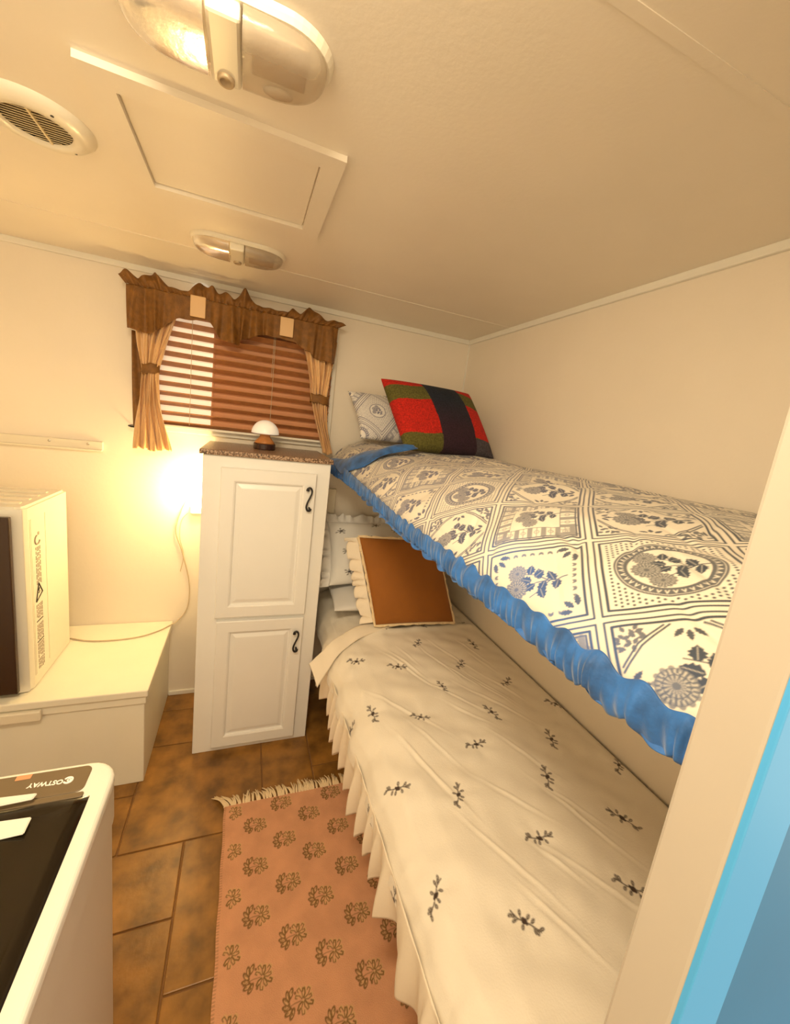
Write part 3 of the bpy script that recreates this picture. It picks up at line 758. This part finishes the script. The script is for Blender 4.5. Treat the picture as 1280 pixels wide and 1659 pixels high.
def profile(pts, n):
    P_ = np.array(pts); seg = np.hypot(np.diff(P_[:, 0]), np.diff(P_[:, 1])); s = np.concatenate([[0], np.cumsum(seg)])
    q = np.linspace(0, s[-1], n)
    x = np.interp(q, s, P_[:, 0]); z = np.interp(q, s, P_[:, 1])
    k = max(3, n // 40) | 1; kk = np.ones(k) / k
    xs_ = np.convolve(np.pad(x, k // 2, 'edge'), kk, 'valid'); zs_ = np.convolve(np.pad(z, k // 2, 'edge'), kk, 'valid')
    xs_[0], zs_[0] = x[0], z[0]
    return xs_, zs_, q
SX, SZ, SQ = profile([(1.092, .555), (1.075, .566), (.95, .572), (.75, .577), (.58, .575), (.47, .562), (.41, .540), (.375, .505), (.358, .465), (.356, .43)], 460)
off = float(np.interp(.6, SX[::-1], SQ[::-1]))           # arc length at x=.6
ysb = np.concatenate([np.linspace(PY1 + .012, .9, 420), np.linspace(.9, 1.48, 230)[1:], np.linspace(1.48, BACK - .02, 90)[1:]])
sp = Canvas(.20, 1.15, .1, 2.0, .0012)
def sx2(x): return .6 + (off - float(np.interp(x, SX[::-1], SQ[::-1])))   # flattened coordinate
srg = random.Random(21)
def sprig(c, x, y, a, s):
    """embroidered berry twig"""
    ca, sa = math.cos(a), math.sin(a)
    def T(u, v): return (x + (1.15 * u * ca - .72 * v * sa) * s, y + (1.15 * u * sa + .72 * v * ca) * s)
    c.line([T(-1, .1), T(-.4, 0), T(0, 0), T(.5, .15), T(1, -.05)], .0019, 1)
    c.ell(*T(.05, 0), .21 * s, .18 * s, 0, 1)
    c.ell(*T(-.12, .10), .10 * s, .10 * s, 0, 1); c.ell(*T(.18, -.12), .11 * s, .10 * s, 0, 1)
    for (u0, v0, u1, v1) in ((-.65, .05, -.85, .30), (.5, .1, .78, .20), (-.5, 0, -.7, .32), (-.3, 0, -.42, -.38), (.1, .1, .05, .55), (.4, .1, .62, .48), (.3, 0, .45, -.42), (.7, .05, .95, .3), (-.8, .08, -1.02, -.15), (0, 0, -.1, -.5)):
        c.line([T(u0, v0), T(u1, v1)], .0015, .95)
        p = T(u1, v1); an = math.atan2(v1 - v0, u1 - u0) + a
        c.ell(p[0], p[1], .13 * s, .075 * s, an, .95, ring=.0015)
        c.ell(p[0], p[1], .05 * s, .03 * s, an, .8)
seen = [(.439, 1.281), (.574, 1.193), (.694, 1.056), (.799, .906), (.929, .775), (1.064, .651), (.424, 1.009), (.557, .943), (.672, .802), (.806, .659), (.924, .524),
        (.955, 1.037), (1.068, .907), (.717, 1.326), (.967, 1.29), (.834, 1.166), (.360, 1.037), (.409, .75), (.543, .677), (.672, .535), (.796, .40), (.352, .772), (.350, .592),
        (.404, .518), (.539, .418), (.352, .372), (.463, 1.446), (1.06, .40), (.67, .27), (.93, .27), (.42, .28), (.60, 1.45), (.80, 1.47), (1.02, 1.48)]
pinch = []
for (x, y) in seen:
    s = sx2(x); a = srg.uniform(-.9, .9) + (PI / 2 if srg.random() < .45 else 0)
    sprig(sp, s, y, a, .027 * srg.uniform(.9, 1.15)); pinch.append((x, y, srg.uniform(0, PI)))
S = (.6 + (off - SQ))[None, :] * -1 + 0
Sflat = (.6 + (off - SQ))[None, :] + 0 * ysb[:, None]
YY = ysb[:, None] + 0 * Sflat
XX = SX[None, :] + 0 * YY; ZZ = SZ[None, :] + 0 * YY
w1 = Wave(9, 2.0, 6, 31); w2 = Wave(8, 8, 16, 32)
h = .0042 * w1(XX, YY) + .0010 * w2(XX, YY)
# long diagonal creases
cr = np.zeros_like(XX)
for k in range(26):
    cx, cy = srg.uniform(.5, .95), srg.uniform(.35, 1.25); a = 2.05 + srg.uniform(-.22, .22); ln = srg.uniform(.05, .13)
    dx, dy = XX - cx, YY - cy; uu = dx * math.cos(a) + dy * math.sin(a); vv = -dx * math.sin(a) + dy * math.cos(a)
    cr += srg.uniform(.5, 1.0) * np.exp(-(uu / ln) ** 2) * (np.exp(-(vv / .004) ** 2) - .6 * np.exp(-((vv - .009) / .005) ** 2))
h += .0022 * cr
for (x, y, a) in pinch:
    dx, dy = XX - x, YY - y; r_ = np.hypot(dx, dy); th = np.arctan2(dy, dx)
    h += -.0018 * np.exp(-(r_ / .022) ** 2) + .0008 * np.cos(th * 5 + a * 3) * np.exp(-((r_ - .04) / .022) ** 2)
# seam near the pillow end
h += .010 * np.exp(-((YY - 1.44) / .02) ** 2) - .006 * (YY > 1.47)
edgew = np.clip((SX - .36) / .06, 0, 1)[None, :]; wallw = np.clip((1.09 - SX) / .05, 0, 1)[None, :]
ZZ = ZZ + h * (.25 + .75 * edgew) * wallw
XX = XX - h * (1 - edgew) * 1.2 + .004 * np.sin(YY * 2 * PI / .17) * (1 - edgew)
A = (np.clip(sp.sample(Sflat, YY), 0, 1) ** .7)[..., None]
col = np.array([.86, .79, .68]) * (1 - A) + np.array([.04, .018, .010]) * A
bs = thing('bedspread', 'cream bedspread embroidered with brown berry sprigs on the lower bunk', 'bedspread', (.72, .9, .55))
sheet('cover', XX, YY, ZZ, M['embro'], bs, 0, col)
# ruffle down the open side: irregular pleats
yr = np.linspace(PY1 + .012, 1.50, 1100)[:, None]; t = np.linspace(0, 1, 26)[None, :]
ph = 2 * PI * (yr / .074 + .40 * np.sin(yr * 6.0) + .30 * np.sin(yr * 15.3 + 1))
fold = (.7 + .3 * np.sin(yr * 23)) * np.sin(ph + t * .9) + .22 * np.sin(2 * ph + .8); fine = np.sin(2 * PI * yr / .030 + 2 * np.sin(yr * 31)) * np.sin(PI * t)
X = .356 - .006 * np.sin(t * 2.2) - .024 * t ** .8 * fold - .0015 * fine * t + .014 * t ** 2
Y = yr + .010 * t * np.cos(ph) + 0 * t
Z = .474 - .158 * t - .018 * np.sin(ph + .5) * t ** 2 + .012 * np.sin(yr * 11) * t
sheet('ruffle', X, Y, Z, M['creamcloth'], bs, .0015)
# folded corner / cuff that sticks out near the cabinet
P0 = np.array([.268, 1.335, .500]); P1 = np.array([.80, 1.50, .585])
def bez(pts, t):
    pts = [np.array(p, float) for p in pts]
    while len(pts) > 1: pts = [pts[i] * (1 - t)[:, None] + pts[i + 1] * t[:, None] for i in range(len(pts) - 1)] if pts[0].ndim == 1 else [pts[i] * (1 - t)[:, None] + pts[i + 1] * t[:, None] for i in range(len(pts) - 1)]
    return pts[0]
tt = np.linspace(0, 1, 90)
ca_ = bez([(.272, 1.345, .515), (.36, 1.40, .545), (.40, 1.46, .600), (.56, 1.475, .604), (.78, 1.53, .596)], tt)
cb_ = bez([(.300, 1.292, .447), (.37, 1.345, .520), (.41, 1.40, .582), (.56, 1.425, .592), (.78, 1.48, .590)], tt)
u = np.linspace(0, 1, 14)[None, :]
X = ca_[:, :1] * (1 - u) + cb_[:, :1] * u; Y = ca_[:, 1:2] * (1 - u) + cb_[:, 1:2] * u
Z = ca_[:, 2:] * (1 - u) + cb_[:, 2:] * u + .006 * np.sin(PI * u) + .002 * np.sin(tt[:, None] * 25)
sheet('folded_cuff', X, Y, Z, M['creamcloth'], bs, .010)['label'] = 'thick folded-back cuff near the pillow'

# ------------------------------------------------------------------ pillows
def pillow(name, bl_, br_, tl_, thick, m, parent, colfn=None, n=110, pinch_=.055, sag=0.0, lumpy=0.0, seed=1, pw=.42):
    """closed pillow between three corners (bottom left, bottom right, top left)"""
    bl_, br_, tl_ = map(Vector, (bl_, br_, tl_)); ex = br_ - bl_; ez = tl_ - bl_; nrm = ex.cross(ez).normalized()
    c = bl_ + ex / 2 + ez / 2
    if nrm.y > 0: nrm = -nrm
    u = np.linspace(-1, 1, n)[None, :]; v = np.linspace(-1, 1, n)[:, None]
    su = np.sign(u) * (1 - (1 - np.abs(u)) ** 1.25); sv = np.sign(v) * (1 - (1 - np.abs(v)) ** 1.25)
    U = su * (1 - pinch_ * (1 - sv ** 2)); V = sv * (1 - pinch_ * (1 - su ** 2))
    H = thick / 2 * (np.clip(1 - su ** 2, 0, 1) * np.clip(1 - sv ** 2, 0, 1)) ** pw
    wv_ = Wave(7, .5, 1.6, seed); H = H * (1 + lumpy * wv_(U, V))
    def surf(sgn):
        return [c[k] + ex[k] / 2 * U + ez[k] / 2 * V + nrm[k] * H * sgn + (-sag * (1 - U ** 2) * (V > -.5) * (V + .5) if k == 2 else 0) for k in range(3)]
    F = surf(1); B = surf(-1)
    bmn = bmesh.new()
    colr = colfn(U + 0 * V, V + 0 * U) if colfn else None
    m1 = grid_mesh('a', *F, colr); m2 = grid_mesh('b', B[0][:, ::-1], B[1][:, ::-1], B[2][:, ::-1], colr[:, ::-1] if colr is not None else None)
    bmn.from_mesh(m1); bmn.from_mesh(m2)
    bmesh.ops.remove_doubles(bmn, verts=bmn.verts, dist=.0004)
    bmesh.ops.recalc_face_normals(bmn, faces=bmn.faces)
    bpy.data.meshes.remove(m1); bpy.data.meshes.remove(m2)
    return obj(name, bmn, m, parent, True), (c, ex, ez, nrm, pinch_)
def flange(info, sides, width, m, parent, wav=.010, per=.035, name='ruffle', thick=.0012, back=0.0):
    c, ex, ez, nrm, pn_ = info
    for (s) in sides:
        q = np.linspace(-1.02, 1.02, 260)[:, None]; t = np.linspace(0, 1, 10)[None, :]
        L = (ez if s in 'LR' else ex).length; W2 = (ex if s in 'LR' else ez).length
        w_ = 1 - pn_ * (1 - q ** 2)
        ph = 2 * PI * q * L / 2 / per + 1.3 * np.sin(q * 9)
        outw = width * t * (1 + .15 * np.sin(ph * .5)); 
        if s == 'L': a = -(w_ + 2 * outw / W2); b = q + .02 * t * np.cos(ph)
        if s == 'R': a = (w_ + 2 * outw / W2); b = q + .02 * t * np.cos(ph)
        if s == 'B': b = -(w_ + 2 * outw / W2); a = q
        if s == 'T': b = (w_ + 2 * outw / W2); a = q
        G = [c[k] + ex[k] / 2 * a + ez[k] / 2 * b + nrm[k] * (wav * np.sin(ph) * t - back * t) for k in range(3)]
        sheet(name, G[0], G[1], G[2], m, parent, thick)

# lower: white sprigged pillow
pc = Canvas(-1.1, 1.1, -1.1, 1.1, .006)
def big_sprig(c, x, y, a, s):
    ca, sa = math.cos(a), math.sin(a)
    for k in range(7):
        b = a + k * 2 * PI / 7; r_ = s * (1 if k % 2 else .65)
        c.line([(x, y), (x + math.cos(b) * r_, y + math.sin(b) * r_)], .014, .9); c.ell(x + math.cos(b) * r_, y + math.sin(b) * r_, .022, .014, b, .9)
    c.ell(x, y, .03, .03, 0, 1)
for (x, y) in ((-.78, .62), (-.70, -.05), (-.3, .35), (-.1, .8), (-.25, -.4), (.3, .6), (.35, -.1), (.8, .3), (.75, -.6), (-.66, -.66)): big_sprig(pc, x, y, x * 7, .085)
def col_sprig(U, V):
    A = pc.sample(U, V)[..., None]; return np.array([.86, .84, .81]) * (1 - A) + np.array([.06, .05, .05]) * A
pw_ = thing('pillow', 'white sprigged pillow with ruffled edge behind the brown cushion', 'pillow', (.62, 1.72, .6))
o, inf = pillow('pillow_body', (.395, 1.67, .690), (.93, 1.70, .690), (.400, 1.86, .948), .15, M['embro'], pw_, col_sprig, lumpy=.12, seed=8)
flange(inf, 'LT', .045, M['linen'], pw_, .010, .05)
# second pillow flat beneath
o, _ = pillow('pillow_lower', (.40, 1.54, .630), (.90, 1.54, .630), (.41, 1.92, .640), .085, M['linen'], None, None, lumpy=.1, seed=4)
o.name = 'pillow'; tag(o, 'flat white pillow lying under the ruffled sprigged pillow on the lower bunk', 'pillow')
# brown cushion
bc = thing('cushion', 'square rust-brown cushion with cream trim leaning on the lower bunk', 'cushion', (.72, 1.5, .6), )
o, inf = pillow('cushion_body', (.560, 1.432, .612), (.937, 1.425, .607), (.487, 1.575, .958), .10, M['brownvelvet'], bc, None, pinch_=.02, seed=2)
flange(inf, 'LBRT', .010, M['fringe'], bc, .0020, .03, 'trim', .004)
c_, ex_, ez_, nr_, _p = inf
# ruffled panel on the left of the cushion (cream pleats)
q = np.linspace(-.95, 1.0, 260)[:, None]; t = np.linspace(0, 1, 12)[None, :]
ph = 2 * PI * (q * 4.0 + .35 * np.sin(q * 5) + .15 * np.sin(q * 13))
a = -(1.0 + .03 + t * (.20 + .10 * np.abs(np.sin(ph / 2)))); b = q + .05 * t * np.cos(ph)
G = [c_[k] + ex_[k] / 2 * a + ez_[k] / 2 * b + nr_[k] * (.012 * np.sin(ph) * t - .012 - .02 * t) for k in range(3)]
sheet('side_ruffle', *G, M['creamcloth'], bc, .0015)['label'] = 'cream ruffle along the left side'

# ================================================================== UPPER BUNK
ub = thing('upper_bunk', 'upper bunk board along the right wall under the blue quilt', 'bunk', (.75, 1.05, 1.19))
obj('board', bx(.44, RX - .001, PY1 + .008, BACK - .014, 1.188, 1.215, bev=.002), M['wall'], ub)
tag(obj('bunk_mattress', bx(.50, RX - .006, PY1 + .012, BACK - .03, 1.216, 1.272, bev=.02, seg=4), M['mattress'], smooth=True), 'mattress under the blue patchwork quilt on the upper bunk', 'mattress')

QX, QZ, QQ = profile([(1.094, 1.345), (1.08, 1.357), (.85, 1.360), (.68, 1.352), (.56, 1.330), (.485, 1.290), (.435, 1.250), (.405, 1.215), (.392, 1.190)], 620)
qoff = float(np.interp(.524, QX[::-1], QQ[::-1]))
dense = np.concatenate([np.linspace(PY1 + .010, .62, 560), np.linspace(.62, 1.0, 260)[1:], np.linspace(1.0, BACK - .02, 330)[1:]])
Fs = .524 + (qoff - QQ)[None, :] + 0 * dense[:, None]; Fy = dense[:, None] + 0 * Fs
K = .1755; HD = K / math.sqrt(2)
# tile templates, in cell frame [-1,1]^2 : u along (1,1)/sqrt2, v along (-1,1)/sqrt2
def new_tile(): return Canvas(-1, 1, -1, 1, .0095)
def frame_lines(c):
    for s, wd in ((.945, .030), (.855, .040)):
        c.line([(-s, -s), (s, -s), (s, s), (-s, s), (-s, -s)], wd, 1.0)
def bouquet(c, x, y, s, n=3, seed=0, tone=1.0):
    r = random.Random(seed)
    T = lambda u, v: (x + u * s, y + v * s)
    c.line([T(.05, -.95), T(0, -.5), T(.02, -.1), T(-.05, .2)], .04 * s, tone, taper=True)
    c.line([T(0, -.45), T(.3, -.1), T(.42, .3)], .035 * s, tone, taper=True)
    c.line([T(0, -.5), T(-.3, -.15), T(-.45, .1)], .035 * s, tone, taper=True)
    for (u, v, a, l) in ((0, -.6, .4, .42), (.02, -.35, 2.7, .45), (.12, -.2, .1, .42), (.1, .05, 1.1, .40), (-.2, -.2, 3.4, .40), (0, -.7, 2.9, .36), (.35, .1, -.2, .36), (-.02, -.05, 2.0, .40), (.22, -.05, -.9, .34)):
        c.leaf(*T(u, v), a, l * s, .27 * s, tone)
    heads = [(-.08, .52, .30), (.50, .50, .24), (-.58, .22, .25)][:n]
    for (u, v, rr) in heads: c.mum(*T(u, v), rr * s * 1.1, .92 * tone)
def petals(c, x, y, a0, s):
    for k in (-1, 0, 1): c.leaf(x + .07 * s * math.cos(a0 + k * .9), y + .07 * s * math.sin(a0 + k * .9), a0 + k * .75, .17 * s, .075 * s, .95, False)
def tile_medal():
    c = new_tile(); frame_lines(c)
    for i in range(-11, 12):
        for j in range(-11, 12):
            x, y = i * .075 + (.037 if j % 2 else 0), j * .075
            if abs(x) < .80 and abs(y) < .80 and math.hypot(x / .72, y / .72) > 1.03: c.ell(x, y, .020, .020, 0, .95)
    ang = 0
    c.ell(0, 0, .70, .70, ang, .88, 'set'); c.ell(0, 0, .665, .665, ang, 0, 'set', ring=.012); c.ell(0, 0, .52, .52, ang, 0, 'set')
    for k in range(38):
        a = k * 2 * PI / 38; c.line([(.575 * math.cos(a - .04), .575 * math.sin(a - .04)), (.63 * math.cos(a), .63 * math.sin(a)), (.575 * math.cos(a + .04), .575 * math.sin(a + .04))], .018, .0, 'set')
    bouquet(c, 0, -.02, .56, 3, 1); return c
def tile_square():
    c = new_tile(); frame_lines(c)
    for s0, s1 in ((.80, .50),):
        n = 12
        for k in range(n):
            t0 = -s0 + k * 2 * s0 / n; cxk = t0 + s0 / n
            for (x, y) in ((cxk, .65), (cxk, -.65), (.65, cxk), (-.65, cxk)):
                dark = k % 2 == 0
                hor = abs(y) == .65
                wx, wy = (s0 / n * .9, .13) if hor else (.13, s0 / n * .9)
                if dark: c.line([(x - (0 if hor else wx), y - (wy if hor else 0)), (x + (0 if hor else wx), y + (wy if hor else 0))], s0 / n * 1.5, .62)
                else:
                    c.line([(x - (0 if hor else wx), y - (wy if hor else 0)), (x + (0 if hor else wx), y + (wy if hor else 0))], .02, .5); c.ell(x, y, .045, .045, 0, .5, ring=.018)
    for s in (.80, .50): c.line([(-s, -s), (s, -s), (s, s), (-s, s), (-s, -s)], .03, .9)
    r = c.win(-.485, .485, -.485, .485); c.a[r[0]] = 0
    bouquet(c, 0, -.02, .52, 3, 2); return c
def tile_petal():
    c = new_tile(); frame_lines(c)
    for sx in (-1, 1):
        for sy in (-1, 1):
            petals(c, sx * .74, sy * .74, math.atan2(-sy, -sx), 1.25)
    for k in range(-3, 4):
        for (x, y, a) in ((k * .16, .76, -PI / 2), (k * .16, -.76, PI / 2), (.76, k * .16, PI), (-.76, k * .16, 0)):
            c.leaf(x, y, a + .5, .09, .045, .8, False); c.leaf(x, y, a - .5, .09, .045, .8, False)
    bouquet(c, 0, -.02, .62, 2, 3); return c
def tile_round(seed):
    c = new_tile(); frame_lines(c)
    # leafy corners cut by a rounded octagon
    r = random.Random(seed)
    for sx in (-1, 1):
        for sy in (-1, 1):
            for k in range(26):
                u, v = r.uniform(.42, .80), r.uniform(.42, .80)
                if u + v > 1.13: c.leaf(sx * u, sy * v, r.uniform(0, 6.28), .11, .06, .85, False)
            for s in (1.05, .98): c.line([(sx * (s - .80), sy * .80), (sx * .52 * s, sy * .55 * s), (sx * .80, sy * (s - .80))], .026, .95)
    for (x, y, a) in ((0, .76, -PI / 2), (0, -.76, PI / 2), (.76, 0, PI), (-.76, 0, 0)): petals(c, x, y, a, 1.0)
    bouquet(c, 0, -.05, .66, 2 if seed % 2 else 1, seed); return c
def tile_geo():
    c = new_tile(); frame_lines(c)
    for i in range(-5, 6):
        for j in range(-5, 6):
            c.ell(i * .15, j * .15, .045, .045, 0, .6, ring=.02); c.ell(i * .15 + .075, j * .15 + .075, .018, .018, 0, .7)
    c.ell(0, 0, .42, .42, 0, 0, 'set'); c.ell(0, 0, .42, .42, 0, .9, ring=.04); bouquet(c, 0, 0, .36, 3, 5); return c
TILES = [tile_medal(), tile_square(), tile_petal(), tile_round(4), tile_round(7), tile_geo()]
def quilt_ink(s, y, bx_=.524, by_=.449):
    u = ((s - bx_) + (y - by_)) / math.sqrt(2) / K; v = (-(s - bx_) + (y - by_)) / math.sqrt(2) / K
    iu = np.floor(u).astype(int); iv = np.floor(v).astype(int)
    fu = (u - iu) * 2 - 1; fv = (v - iv) * 2 - 1
    a = iu - iv; b = iu + iv + 1        # cell centre = (bx+a*HD, by+b*HD)
    typ = np.zeros_like(iu)
    ev = (a % 2 == 0)
    typ = np.where(ev, np.where((b + a) % 4 == 3, 0, 1), np.where(b % 4 == 0, 2, 3))
    typ = np.where(~ev & (a > 0) & (b % 4 == 0), 4, typ); typ = np.where(~ev & (a < -1), 5, typ)
    typ = np.where(ev & (a == 2) & (b % 4 == 1), 4, typ)
    out = np.zeros(s.shape, np.float32)
    for k, t in enumerate(TILES):
        mk = typ == k
        if mk.any(): out[mk] = t.sample(fu[mk], fv[mk])
    return out, a, b
# gentle wobble of the print, puffy relief
wq = Wave(7, 1.0, 3.0, 77); wq2 = Wave(7, 1.0, 3.0, 78)
ink_, aa, bb = quilt_ink(Fs + .004 * wq(Fs, Fy), Fy + .004 * wq2(Fs, Fy))
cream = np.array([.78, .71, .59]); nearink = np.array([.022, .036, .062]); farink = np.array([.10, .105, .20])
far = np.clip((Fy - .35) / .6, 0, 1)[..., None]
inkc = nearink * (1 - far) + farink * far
cob = np.exp(-(((Fs - .415) / .035) ** 2 + ((Fy - .50) / .10) ** 2))[..., None] + np.exp(-(((Fs - .36) / .04) ** 2 + ((Fy - .36) / .14) ** 2))[..., None]
cob = np.clip(cob, 0, 1)
inkc = inkc * (1 - .8 * cob) + np.array([.03, .12, .42]) * .8 * cob
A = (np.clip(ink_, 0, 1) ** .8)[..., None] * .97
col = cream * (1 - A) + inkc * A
hq1 = Wave(8, 2.5, 6.5, 51); hq2 = Wave(8, 9, 16, 52)
h = .0050 * hq1(Fs, Fy) + .0011 * hq2(Fs, Fy)
for k in range(16):
    cx, cy = srg.uniform(.38, .8), srg.uniform(.2, .9); a_ = srg.uniform(.4, 1.4); ln = srg.uniform(.03, .07)
    dx, dy = Fs - cx, Fy - cy; uu = dx * math.cos(a_) + dy * math.sin(a_); vv = -dx * math.sin(a_) + dy * math.cos(a_)
    h += -.0035 * np.exp(-(uu / ln) ** 2 - (vv / .006) ** 2)
ux = np.gradient(QX); uz = np.gradient(QZ); L_ = np.hypot(ux, uz); nx_ = (uz / L_)[None, :]; nz_ = (-ux / L_)[None, :]
wallw = (np.clip((1.09 - QX) / .06, 0, 1) * (.12 + .88 * np.clip((QX - .395) / .06, 0, 1)))[None, :]
headrise = .030 * np.clip((Fy - 1.35) / .4, 0, 1) * np.clip((QX - .40) / .05, 0, 1)[None, :]
headrise2 = .045 * np.clip((Fy - .95) / .7, 0, 1) * np.clip((.62 - QX) / .20, 0, 1)[None, :]
XX = QX[None, :] + nx_ * h * wallw + 0 * Fy; ZZ = QZ[None, :] + nz_ * h * wallw + headrise * .6 + headrise2
YY = Fy
qt = thing('quilt', 'blue and cream patchwork-print quilt with blue scalloped edge on the upper bunk', 'quilt', (.75, .9, 1.33))
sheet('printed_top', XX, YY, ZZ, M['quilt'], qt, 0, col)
# scalloped blue border hanging on the open edge
yr = np.linspace(PY1 + .010, BACK - .03, 1500)[:, None]; t = np.linspace(0, 1, 22)[None, :]
def edge_z(y): return 1.206 + .045 * np.clip((y - .95) / .7, 0, 1)
ph = 2 * PI * (yr / .046 + .13 * np.sin(yr * 13) + .07 * np.sin(yr * 29 + 1))
amp = (1 + .45 * np.sin(yr * 21 + 2)) * (.45 + .55 * np.clip((1.0 - yr) / .5, 0, 1))
hang = .024 + .010 * np.clip((.9 - yr) / .5, 0, 1) + .03 * np.clip((yr - 1.2) / .5, 0, 1)
X = .393 - .009 * np.sin(t * PI * .75) * amp - .0045 * t * np.sin(ph) * amp - .002 * np.sin(yr * 2 * PI / .013 + 3 * np.sin(yr * 40) + t * 3) * t
Y = yr + .004 * np.cos(ph) * t
Z = edge_z(yr) + .012 - (hang + .012) * t + .0055 * np.sin(ph) * (t * 1.0) * amp + .004 * np.sin(ph * .5) * np.sin(t * PI)
# top of the band is itself scalloped over the print
Z = Z + .0042 * (1 - t) ** 2 * np.sin(ph + .6) * amp; X = X - .003 * (1 - t)
sheet('scalloped_edge', X, Y, Z, M['bluecloth'], qt, .002)['label'] = 'cobalt blue scalloped border'
X = .398 - .010 * t + 0 * yr - .004 * np.sin(ph * .7) * t; Z = 1.186 - .014 * t + .045 * np.clip((yr - .95) / .7, 0, 1) + .003 * np.sin(ph * .8) * t - .0 * yr
sheet('lower_frill', X, yr + 0 * t, Z, M['bluecloth'], qt, .0015)
# turned-back blue lining near the pillows
tt = np.linspace(0, 1, 80)
la = bez([(.392, 1.90, 1.262), (.400, 1.70, 1.268), (.43, 1.56, 1.315), (.50, 1.50, 1.372), (.64, 1.46, 1.385)], tt)
lb_ = bez([(.388, 1.62, 1.230), (.398, 1.45, 1.255), (.430, 1.40, 1.300), (.50, 1.42, 1.358), (.64, 1.42, 1.378)], tt)
u = np.linspace(0, 1, 20)[None, :]
G = [la[:, k:k + 1] * (1 - u) + lb_[:, k:k + 1] * u for k in range(3)]
G[2] = G[2] + .008 * np.sin(PI * u) + .004 * np.sin(tt[:, None] * 14 + u * 5); G[0] = G[0] - .010 * np.sin(PI * u)
sheet('turned_back_lining', *G, M['bluecloth'], qt, .004)['label'] = 'turned-back blue lining'

# rear patterned pillow
def col_quiltp(U, V):
    i, _, _ = quilt_ink(U * .30 + .1, V * .13 + .2)
    A = i[..., None]; return np.array([.82, .80, .77]) * (1 - A) + np.array([.12, .13, .23]) * A
pp_ = thing('pillow', 'blue and white printed pillow leaning on the back wall of the upper bunk', 'pillow', (.75, 1.8, 1.38))
pillow('pillow_body', (.478, 1.70, 1.385), (1.05, 1.74, 1.385), (.432, 1.84, 1.590), .13, M['quilt'], pp_, col_quiltp, n=150, seed=6)
# plaid boucle cushion
def col_plaid(U, V):
    red = np.array([.52, .014, .006]); green = np.array([.115, .105, .020]); navy = np.array([.010, .016, .032]); purp = np.array([.030, .010, .022]); grey = np.array([.07, .06, .075])
    C_ = np.zeros(U.shape + (3,))
    C_[:] = red
    wob = .02 * np.sin(U * 9) 
    row_g = ((V + wob > .30) & (V + wob < .74)) | (V + wob < -.62)
    C_[row_g] = green
    mid = (U > -.26 - .02 * V) & (U < .52)
    mc = navy * np.clip(.5 + V * 1.2, 0, 1)[..., None] + purp * (1 - np.clip(.5 + V * 1.2, 0, 1))[..., None]
    C_ = np.where(mid[..., None], mc, C_)
    rb = (U >= .52) & (V < -.62); C_[rb] = grey
    return C_
pc_ = thing('cushion', 'red, green and navy plaid woolly cushion leaning on the upper bunk', 'cushion', (.8, 1.5, 1.37))
pillow('cushion_body', (.598, 1.45, 1.368), (1.035, 1.47, 1.368), (.512, 1.605, 1.642), .15, M['boucle'], pc_, col_plaid, n=170, pinch_=.03, seed=3)
